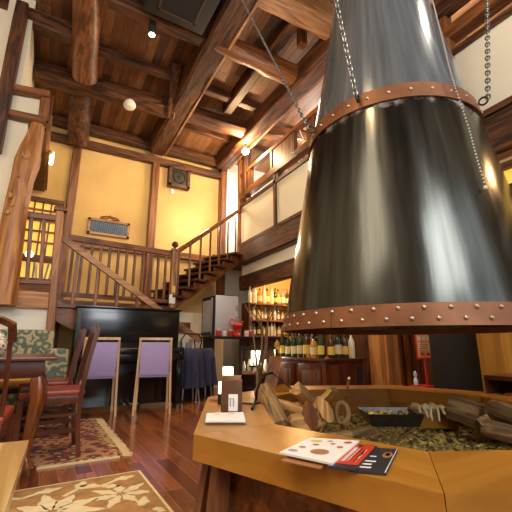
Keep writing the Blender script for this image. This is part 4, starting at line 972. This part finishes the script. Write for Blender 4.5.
# refrigerator
a = aty(215, 337, 6.1); b = aty(238, 337, 6.1); zt_ = aty(226, 295.5, 6.1).z
k = thing('drinks_fridge', 'pale grey countertop fridge with a black front at the bar', 'fridge', (a.x+.15, 6.3, .97))
MB().b2((a.x, 6.1, .972), (b.x, 6.7, zt_), .01).build('cabinet', 'fridge', k)
MB().b2((a.x-.03, 6.12, .99), (a.x-.001, 6.68, zt_-.01), .004).build('door', 'matt', k)
MB().b2((a.x-.05, 6.2, 1.05), (a.x-.03, 6.6, zt_-.08)).build('door_glass', 'fridge', k); MB().b2((a.x-.07, 6.14, 1.0), (a.x-.04, 6.16, zt_-.05)).build('handle', 'steel', k)
MB().b2((b.x-.06, 6.095, zt_-.28), (b.x-.01, 6.1, zt_-.18)).b2((b.x-.06, 6.095, zt_-.5), (b.x-.01, 6.1, zt_-.38)).build('label_plates', 'print_grey', k)
tag(MB().b2((a.x+.1, 6.2, zt_+.001), (b.x-.05, 6.5, zt_+.03)).build('serving_tray', 'matt'), 'black tray lying on top of the countertop fridge', 'tray')
# red grinder
c = aty(237.5, 335.5, 6.0)
k = thing('red_coffee_mill', 'red enamel mill with two handles on the bar counter', 'coffee mill', (c.x, 6.02, .97))
MB().lathe((c.x, 6.02, .971), [(.075, 0), (.075, .02), (.045, .06), (.045, .12), (.09, .17), (.095, .2), (.07, .23), (.02, .25)], 16).build('body', 'redpaint', k)
MB().tube([(c.x-.08, 6.02, 1.15), (c.x-.16, 6.02, 1.2), (c.x-.12, 6.02, 1.28), (c.x-.03, 6.02, 1.25)], .012, 6).tube([(c.x+.08, 6.02, 1.15), (c.x+.12, 6.02, 1.24), (c.x+.03, 6.02, 1.26)], .012, 6).build('handles', 'redpaint', k)
for i, (px, m_, lab) in enumerate(((218, 'redpaint', 'small red jar on the bar counter left of the red mill'), (224, 'lab_white', 'white cup on the bar counter between two red jars'), (230, 'redpaint', 'short red tin right beside the mill on the bar counter'), (246, 'lab_white', 'white tub on the bar counter right of the red mill'), (251, 'redpaint', 'red-lidded tub at the right end of the bar counter'))):
    p = aty(px, 335, 6.0); k = thing('jar', lab, 'jar', (p.x, 5.98, .97)); MB().lathe((p.x, 5.98, .971), [(.04, 0), (.045, .03), (.045, .09), (.035, .1)], 12).build('body', m_, k); MB().lathe((p.x, 5.98, 1.071), [(.038, 0), (.038, .02)], 12).build('lid', 'redpaint' if i % 2 else 'milk', k)
# back bar shelving
YS = 7.2; xs0, xs1 = 3.86, 5.95
k = thing('bottle_shelving', 'tall wooden back bar shelving lit yellow from above', 'shelf', (4.8, YS, 0))
MB().b2((xs0, YS+.04, 0), (xs1, YS+.08, 1.45)).build('back_panel', 'beamX', k)
ZS = [1.02, 1.36, 1.72]
for z in ZS: MB().b2((xs0, YS-.28, z-.03), (xs1, YS+.04, z)).build('shelf_board', 'paleX', k)
MB().b2((xs0, YS-.3, 0), (xs1, YS+.04, .8)).build('base_cabinet', 'beamX', k)
for x in (xs0, xs1): MB().b2((x-.02, YS-.28, .8), (x+.02, YS+.04, 1.72)).build('side_panel', 'beamZ', k)
struct('wall_bar', MB().b2((XL+.3, YS+.1, 0), (XW1, YS+.2, 2.7)), 'ochre')
# bottles
def bottle(kind):
    k = thing('bottle', '', 'bottle')
    b_, neck, lab, cap, pr = {
        'wine': ('green_gl', 'green_gl', 'lab_cream', 'redpaint', [(.034, 0), (.037, .01), (.037, .18), (.03, .21), (.014, .235), (.013, .30)]),
        'whisky': ('gold_gl', 'gold_gl', 'lab_cream', 'matt', [(.042, 0), (.045, .01), (.045, .16), (.035, .19), (.015, .21), (.015, .25)]),
        'dark': ('brown_gl', 'brown_gl', 'lab_yel', 'matt', [(.036, 0), (.04, .01), (.04, .19), (.02, .24), (.015, .25), (.015, .30)]),
        'clear': ('glass', 'glass', 'lab_white', 'steel', [(.036, 0), (.038, .01), (.038, .17), (.02, .21), (.015, .22), (.015, .27)]),
        'white': ('milk', 'milk', 'lab_cream', 'lab_yel', [(.036, 0), (.038, .01), (.038, .19), (.02, .235), (.015, .25), (.016, .29)]),
        'tall': ('green_gl', 'green_gl', 'lab_yel', 'steel', [(.03, 0), (.033, .01), (.033, .2), (.014, .27), (.013, .33)])}[kind]
    MB().lathe((0, 0, 0), pr, 12).build('glass_body', b_, k)
    r = pr[2][0]+.0012; MB().lathe((0, 0, 0), [(r, .04), (r, .13)], 12, False, False).build('paper_label', lab, k)
    zt = pr[-1][1]; MB().lathe((0, 0, 0), [(.017, zt-.02), (.017, zt+.012)], 10).build('cap', cap, k)
    return k
BT = {kd: bottle(kd) for kd in ('wine', 'whisky', 'dark', 'clear', 'white', 'tall')}
used = set()
DESC = {'wine': 'green bottle with cream label', 'whisky': 'amber bottle with cream label', 'dark': 'brown bottle with yellow label', 'clear': 'clear bottle with white label', 'white': 'white bottle with yellow cap', 'tall': 'tall slim dark bottle with yellow label'}
def put(kind, loc, i, where, grp, sc=1):
    lab = '%s, %s on the %s' % (DESC[kind], names[i] if i == 0 else names[i]+' from left', where)
    if kind in used: return dup(BT[kind], loc, random.random(), lab, grp, (sc, sc, sc))
    used.add(kind); o = BT[kind]; o.location = loc; o.scale = (sc, sc, sc); o['label'] = lab; o['group'] = grp; return o
rn = random.Random(77)
kinds = ['wine', 'whisky', 'dark', 'clear', 'white', 'tall']
for zi, (z, wh) in enumerate(((1.721, 'top bar shelf'), (1.361, 'middle bar shelf'), (1.021, 'low bar shelf'))):
    x = xs0+.08; i = 0
    while x < 5.3:
        kd = rn.choice(('white', 'whisky', 'white', 'dark', 'clear', 'wine') if zi == 0 else (('whisky', 'white', 'clear', 'whisky', 'white') if zi == 1 else ('wine', 'white', 'dark', 'whisky', 'clear')))
        put(kd, (x, YS-.15+rn.uniform(-.03, .03), z), i, wh, 'bottles on the '+wh, rn.uniform(.92, 1.0) if zi else rn.uniform(1.15, 1.4)); x += rn.uniform(.098, .125); i += 1
c = (4.62, YS-.15, 1.721)
# branches in a vase near the bar
k = thing('twig_arrangement', 'tall bare forked twigs standing in front of the bar shelves', 'twigs', atz(258, 388, .3))
base = atd(258, 384, 3.9); base.z = .02
MB().lathe((base.x, base.y, .0), [(.06, .0), (.085, .05), (.07, .25), (.05, .32), (.055, .34)], 16).build('vase', 'iron', k)
for i, (pts) in enumerate((((258, 375), (254, 340), (250, 315), (245, 304)), ((259, 375), (262, 340), (261, 318), (262, 302)), ((260, 375), (267, 345), (268, 322), (277, 304)), ((257, 375), (262, 350), (263, 330), (251, 310)), ((261, 375), (265, 350), (266, 330), (270, 312), (282, 305)))):
    P_ = [base+V(0, 0, .3)]+[atd(x, y, 3.9+.04*i) for x, y in pts]; n = len(P_)
    MB().tube(P_, .012, 6, scales=[1.2-.8*j/(n-1) for j in range(n)]).build('twig', 'twig', k)
    a = P_[-2]; MB().tube([a, a+V(.08*(-1)**i, 0, .12)], .006, 5).build('twig', 'twig', k)
# brown bottle cabinet
k = thing('bottle_cabinet', 'brown panelled low cabinet carrying the row of wine bottles', 'cabinet', (2.9, 3.9, 0))
cz = .665; cx0, cy0, cx1, cy1 = 2.86, 3.34, 3.47, 4.45
MB().b2((cx0, cy0, .02), (cx1, cy1, cz-.03)).build('body', 'redZ', k)
MB().b2((cx0-.03, cy0-.03, cz-.03), (cx1+.02, cy1+.03, cz), .006).build('top', 'redY', k)
for y0_, y1_ in ((cy0+.08, cy0+.5), (cy0+.58, cy1-.08)):
    d_ = MB().b2((cx0-.012, y0_, .08), (cx0, y1_, cz-.07), .003).build('door', 'redZ', k); MB().b2((cx0-.016, y0_+.07, .15), (cx0-.012, y1_-.07, cz-.14), .002).build('door_panel', 'beamZ', d_)
MB().b2((cx0+.08, cy0-.012, .08), (cx1-.16, cy0, cz-.07), .003).build('side_panel', 'redZ', k)
MB().b2((cx1-.12, cy0-.012, .1), (cx1-.05, cy0-.0, cz-.1)).build('side_slot', 'matt', k)
seq = ['whisky', 'tall', 'wine', 'whisky', 'wine', 'dark', 'wine', 'whisky', 'dark', 'clear', 'whisky', 'tall', 'dark', 'wine', 'dark', 'white']
pos = []
for j in range(8): pos.append((cx0+.06, cy1-.03-j*.135))
for j in range(4): pos.append((cx0+.16+j*.11, cy0+.07))
for j in range(4): pos.append((cx0+.2, cy1-.15-j*.16))
for i, (x, y) in enumerate(sorted(pos, key=lambda p: project((p[0], p[1], cz))[0])):
    put(seq[i], (x, y, cz+.001), i, 'brown panelled cabinet', 'bottles on the brown cabinet', (1.0, 1.14, 1.04, 1.2, 1.08)[i % 5])
c = V(2.93, 3.72, cz)
tag(MB().box(c+V(-.02, 0, .022), (.06, .12, .04), None, .004).build('small_box', 'paleX'), 'small wooden box in front of the wine bottles', 'box')
# slanting board left of cabinet
tag(MB().extr([atd(263, 391, 3.75), atd(270, 356, 3.9), atd(282, 357, 3.9), atd(276, 391, 3.75)], (.03, .05, 0)).build('leaning_board', 'midZ'), 'brown board leaning at the left end of the bottle cabinet', 'board')
# low side table with lit glasses
k = thing('side_shelf', 'low dark shelf unit with brightly lit glassware left of the bottle cabinet', 'shelf', (3.0, 5.2, 0))
a = atd(240, 372, 5.2); b = atd(276, 372, 5.2); zz = a.z; dd = (b-a).normalized(); nn = V(-dd.y, dd.x, 0)
MB().extr([a, b, b+nn*.35, a+nn*.35], (0, 0, -.03)).build('shelf_board', 'paleX', k)
MB().extr([a+V(0, 0, .30)-nn*.02, b+V(0, 0, .30)-nn*.02, b+nn*.37+V(0, 0, .30), a+nn*.37+V(0, 0, .30)], (0, 0, .03)).build('top_board', 'matt', k)
MB().extr([a+nn*.36-V(0, 0, zz-.01), b+nn*.36-V(0, 0, zz-.01), b+nn*.36+V(0, 0, .3), a+nn*.36+V(0, 0, .3)], nn*.02).build('back_panel', 'beamX', k)
for p in (a, b):
    MB().extr([V(p.x, p.y, 0), V(p.x, p.y, zz+.3), V(p.x, p.y, zz+.3)+nn*.35, V(p.x, p.y, 0)+nn*.35], dd*.025).build('side_panel', 'matt', k)
lamp('POINT', (a+b)/2+nn*.1+V(0, 0, .25), 5, (1, .9, .7), .03)
gl = MB().lathe((0, 0, 0), [(.03, 0), (.032, .01), (.032, .1), (.02, .12), (.015, .17)], 12).build('carafe', 'milk')
for i in range(6):
    o = gl if i == 0 else gl.copy()
    if i: COL.objects.link(o)
    o.location = a.lerp(b, (i+.6)/6.4)+nn*(.12+.05*(i % 2))+V(0, 0, .002); o.scale = (1, 1, .8+.15*(i % 3))
    tag(o, 'bright white glass carafe, %s on the lit low shelf' % (names[i] if i == 0 else names[i]+' from left'), 'carafe', 'carafes on the lit low shelf')
k = thing('paper_lantern', 'glowing square white lantern on the floor stand left of the lit low shelf', 'lantern', atd(228, 371, 4.6))
c = atd(228, 371, 4.6); MB().box(c, (.1, .1, .1), None, .01).build('shade', 'glow', k); MB().box((c.x, c.y, (c.z-.05)/2), (.03, .03, c.z-.05)).build('stand', 'matt', k); MB().lathe((c.x, c.y, 0), [(.1, 0), (.1, .015), (.02, .03)], 14).build('foot', 'matt', k)
k = thing('glass_lantern', 'tall glowing white lantern beside the bottle cabinet', 'lantern', atd(254, 362, 5.35))
c = atd(256, 358, 5.35); MB().box(c, (.11, .1, .2), None, .01).build('shade', 'glow', k)
MB().box(c-V(0, 0, .11), (.19, .12, .02)).build('base', 'matt', k); k.location = k.location
# stools with navy garments
def stool(label, px, D):
    c = atd(px, 389, D); x, y = c.x, c.y
    k = thing('bar_stool', label, 'stool', (x, y, 0))
    MB().lathe((x, y, .68), [(.14, 0), (.16, .02), (.16, .05), (.13, .07)], 18).build('seat', 'matt', k)
    for i in range(4):
        a = PI/4+PI/2*i; MB().tube([(x+.1*cos(a), y+.1*sin(a), .69), (x+.19*cos(a), y+.19*sin(a), 0)], .014, 8).build('leg', 'steel', k)
    MB().tube([(x+.15*cos(a), y+.15*sin(a), .25) for a in [2*PI*i/16 for i in range(16)]], .01, 6, True).build('foot_ring', 'steel', k)
    MB().tube([(x-.14, y-.05, .7), (x-.17, y-.07, .9), (x-.1, y-.08, .99), (x+.1, y-.08, .99), (x+.17, y-.07, .9), (x+.14, y-.05, .7)], .012, 8).build('back_loop', 'matt', k)
    m = MB(); prof = []
    n = 48; rings = []
    for j, (z, r, amp) in enumerate(((.765, .02, 0), (.77, .15, 0), (.74, .185, .004), (.6, .2, .02), (.4, .215, .03), (.2, .235, .04))):
        rings.append([m.bm.verts.new((x+(r+amp*sin(9*2*PI*q/n+j*.2))*cos(2*PI*q/n), y+(r+amp*sin(9*2*PI*q/n+j*.2))*sin(2*PI*q/n), z)) for q in range(n)])
    for A_, B_ in zip(rings, rings[1:]):
        for q in range(n): m.bm.faces.new((A_[q], A_[(q+1) % n], B_[(q+1) % n], B_[q]))
    m.bm.faces.new(rings[0]); g = tag(m.build('draped_apron', 'navy', None, 60), label.replace('bar stool', 'navy apron draped over the stool').replace(' under a navy cloth', ''), 'apron')
    return k
stool('black bar stool under a navy cloth beside the right end of the piano', 188, 5.95)
stool('black bar stool under a navy cloth nearer the bar counter', 201, 6.25)
k = thing('small_cabinet', 'low black cabinet with papers between the piano and the stools', 'cabinet', (2.15, 5.9, 0))
MB().b2((1.98, 5.75, 0), (2.35, 6.1, .66), .004).build('body', 'matt', k)
for i, (x, m_, h_, lab) in enumerate(((2.03, 'lab_white', .22, 'white upright folder, left one on the low black cabinet'), (2.10, 'print_grey', .2, 'grey upright folder on the low black cabinet'), (2.2, 'paper', .26, 'white paper box on the low black cabinet, right one'))):
    tag(MB().b2((x-.025, 5.8, .662), (x+.03, 5.98, .662+h_)).build('file_folder', m_), lab, 'folder')
# ================================================================ RIGHT BACK
def xbox(name, lab, cat, pa, pb, X, z0, z1, dep, mat):
    a = atx(pa, 350, X); b = atx(pb, 350, X); return tag(MB().b2((X, b.y, z0), (X+dep, a.y, z1), .004).build(name, mat), lab, cat)
xbox('brown_pillar', 'orange-brown square pillar right of the bottle cabinet', 'pillar', 369, 387, XL, 0, 2.7, .22, 'cedarZ')
xbox('dark_pillar', 'dark flat pillar between the bottle cabinet and the brown pillar', 'pillar', 354, 369, XL+.08, 0, 2.7, .1, 'beamZ')
xbox('honey_post', 'orange wooden post right of the black panel', 'pillar', 478, 503, XL-.35, 0, 2.0, .2, 'honeyZ')
xbox('black_panel', 'large matt black upright panel behind the hearth', 'panel', 430, 484, XL-.2, 0, 2.1, .05, 'matt')
k = thing('panel_door', 'brown panelled door behind the hearth between pillar and red sign', 'door', (5.0, 4.0, 0))
a = atx(386, 350, 4.7); b = atx(420, 350, 4.7)
MB().b2((4.7, b.y, 0), (4.76, a.y, 1.22)).build('leaf', 'midZ', k)
m = MB(); n = 4
for i in range(n+1): y = b.y+(a.y-b.y)*i/n; m.b2((4.67, y-.02, 0), (4.7, y+.02, 1.1))
m.b2((4.66, b.y, 1.06), (4.7, a.y, 1.16)); m.build('battens', 'redZ', k)
MB().b2((4.66, b.y-.05, 1.22), (4.78, a.y+.05, 1.3)).build('head_rail', 'beamY', k)
MB().b2((4.72, b.y, 1.3), (4.74, a.y, 1.75)).build('glowing_transom', 'amber', k)
# fire point stand
c = atz(424, 391, .0); c = atd(423.5, 388, 4.75); c.z = 0
k = thing('sign_stand', 'red stand with an orange and white notice board behind the hearth', 'sign', c)
MB().box((c.x, c.y, .19), (.2, .2, .38), None, .02).build('base_box', 'redpaint', k)
MB().tube([(c.x+.04, c.y-.03, .38), (c.x+.04, c.y-.03, .85)], .016, 8).build('pole', 'redpaint', k)
Rs = Matrix.Rotation(-PI/2+.62, 3, 'Z'); pc_ = atd(424.5, 346, 4.72)
MB().box(pc_, (.19, .02, .30), Rs, .004).build('board', 'redpaint', k)
f_ = Rs @ V(0, -1, 0)
def sb(dx, dz, w_, h_, off): return (pc_+f_*off+(Rs @ V(dx, 0, 0))+V(0, 0, dz), (w_, .004, h_), Rs)
MB().box(*sb(0, 0, .155, .26, .012)).build('notice_sheet', plain('orange_notice', (.95, .38, .16), .5), k)
MB().box(*sb(0, -.01, .13, .08, .015)).build('text_field', 'lab_cream', k)
m = MB()
for dx in (-.045, .0, .045): m.box(*sb(dx, .085, .035, .045, .016))
m.build('large_characters', 'lab_white', k)
m = MB()
for j in range(3): m.box(*sb(-.01, .015-.022*j, .10-.02*(j % 2), .007, .0185))
for dx in (-.03, .03): m.box(*sb(dx, -.09, .035, .03, .016))
m.build('small_characters', 'paper_red', k)
tag(MB().lathe((c.x-.08, c.y+.03, .381), [(.025, 0), (.028, .05), (.012, .08), (.022, .11), (.01, .15)], 12).build('glass_bottle', 'fridge'), 'small clear bottle standing on the red stand base', 'bottle')
# side cabinet right
P_ = atd(486, 393, 3.35)
k = thing('magazine_rack', 'dark open side cabinet holding reddish menus at the right edge', 'cabinet', (3.0, 1.3, 0))
bx, by = P_.x, P_.y
m = MB(); m.b2((bx, by-.8, .02), (bx+.4, by, .04)); m.b2((bx, by-.8, .44), (bx+.4, by, .46)); m.b2((bx, by-.8, .57), (bx+.4, by, .6)); m.b2((bx, by-.02, .02), (bx+.4, by, .58)); m.b2((bx+.38, by-.8, .02), (bx+.4, by, .58)); m.b2((bx, by-.8, .02), (bx+.4, by-.78, .58))
m.build('carcass', 'redY', k)
tag(MB().b2((bx+.02, by-.5, .461), (bx+.32, by-.12, .485), .003).build('menu_stack', 'leather'), 'reddish menu lying in the side cabinet at the right edge', 'menu')
# white branches in the loft
rn = random.Random(9)
def whitebranch(name, lab, c, s_, n):
    k = thing(name, lab, 'branches', c); 
    for i in range(n):
        p = V(c)+V(rn.uniform(-.1, .1), rn.uniform(-s_, s_), 0); path = [p]; d = V(rn.uniform(-.3, .3), rn.uniform(-1, 1), rn.uniform(.5, 1.4)).normalized()
        for j in range(5): d = (d+V(rn.uniform(-.5, .5), rn.uniform(-.7, .7), rn.uniform(-.3, .4))).normalized(); path.append(path[-1]+d*.17)
        MB().tube(path, .022, 6, scales=[1, .9, .8, .6, .5, .35]).build('branch', 'branch', k)
whitebranch('white_branches', 'white painted branches behind the loft railing near the bright bulb', (4.35, 6.6, 4.05), .45, 18)
whitebranch('white_branches', 'white painted branches behind the loft railing beside the hood', (4.3, 5.0, 4.2), .45, 18)
whitebranch('white_branches', 'white painted branches at the top edge right of the hood', (3.95, 2.25, 5.0), .25, 12)
# window frames high in the loft
tag(MB().b2((4.3, 8.24, 3.9), (4.42, 8.28, 4.7)).build('loft_picture', 'print_grey'), 'narrow grey panel on the white wall beyond the stairs', 'panel')
for o in BT.values():
    if not o.get('label'): 
        for ch in list(o.children): bpy.data.objects.remove(ch)
        bpy.data.objects.remove(o)
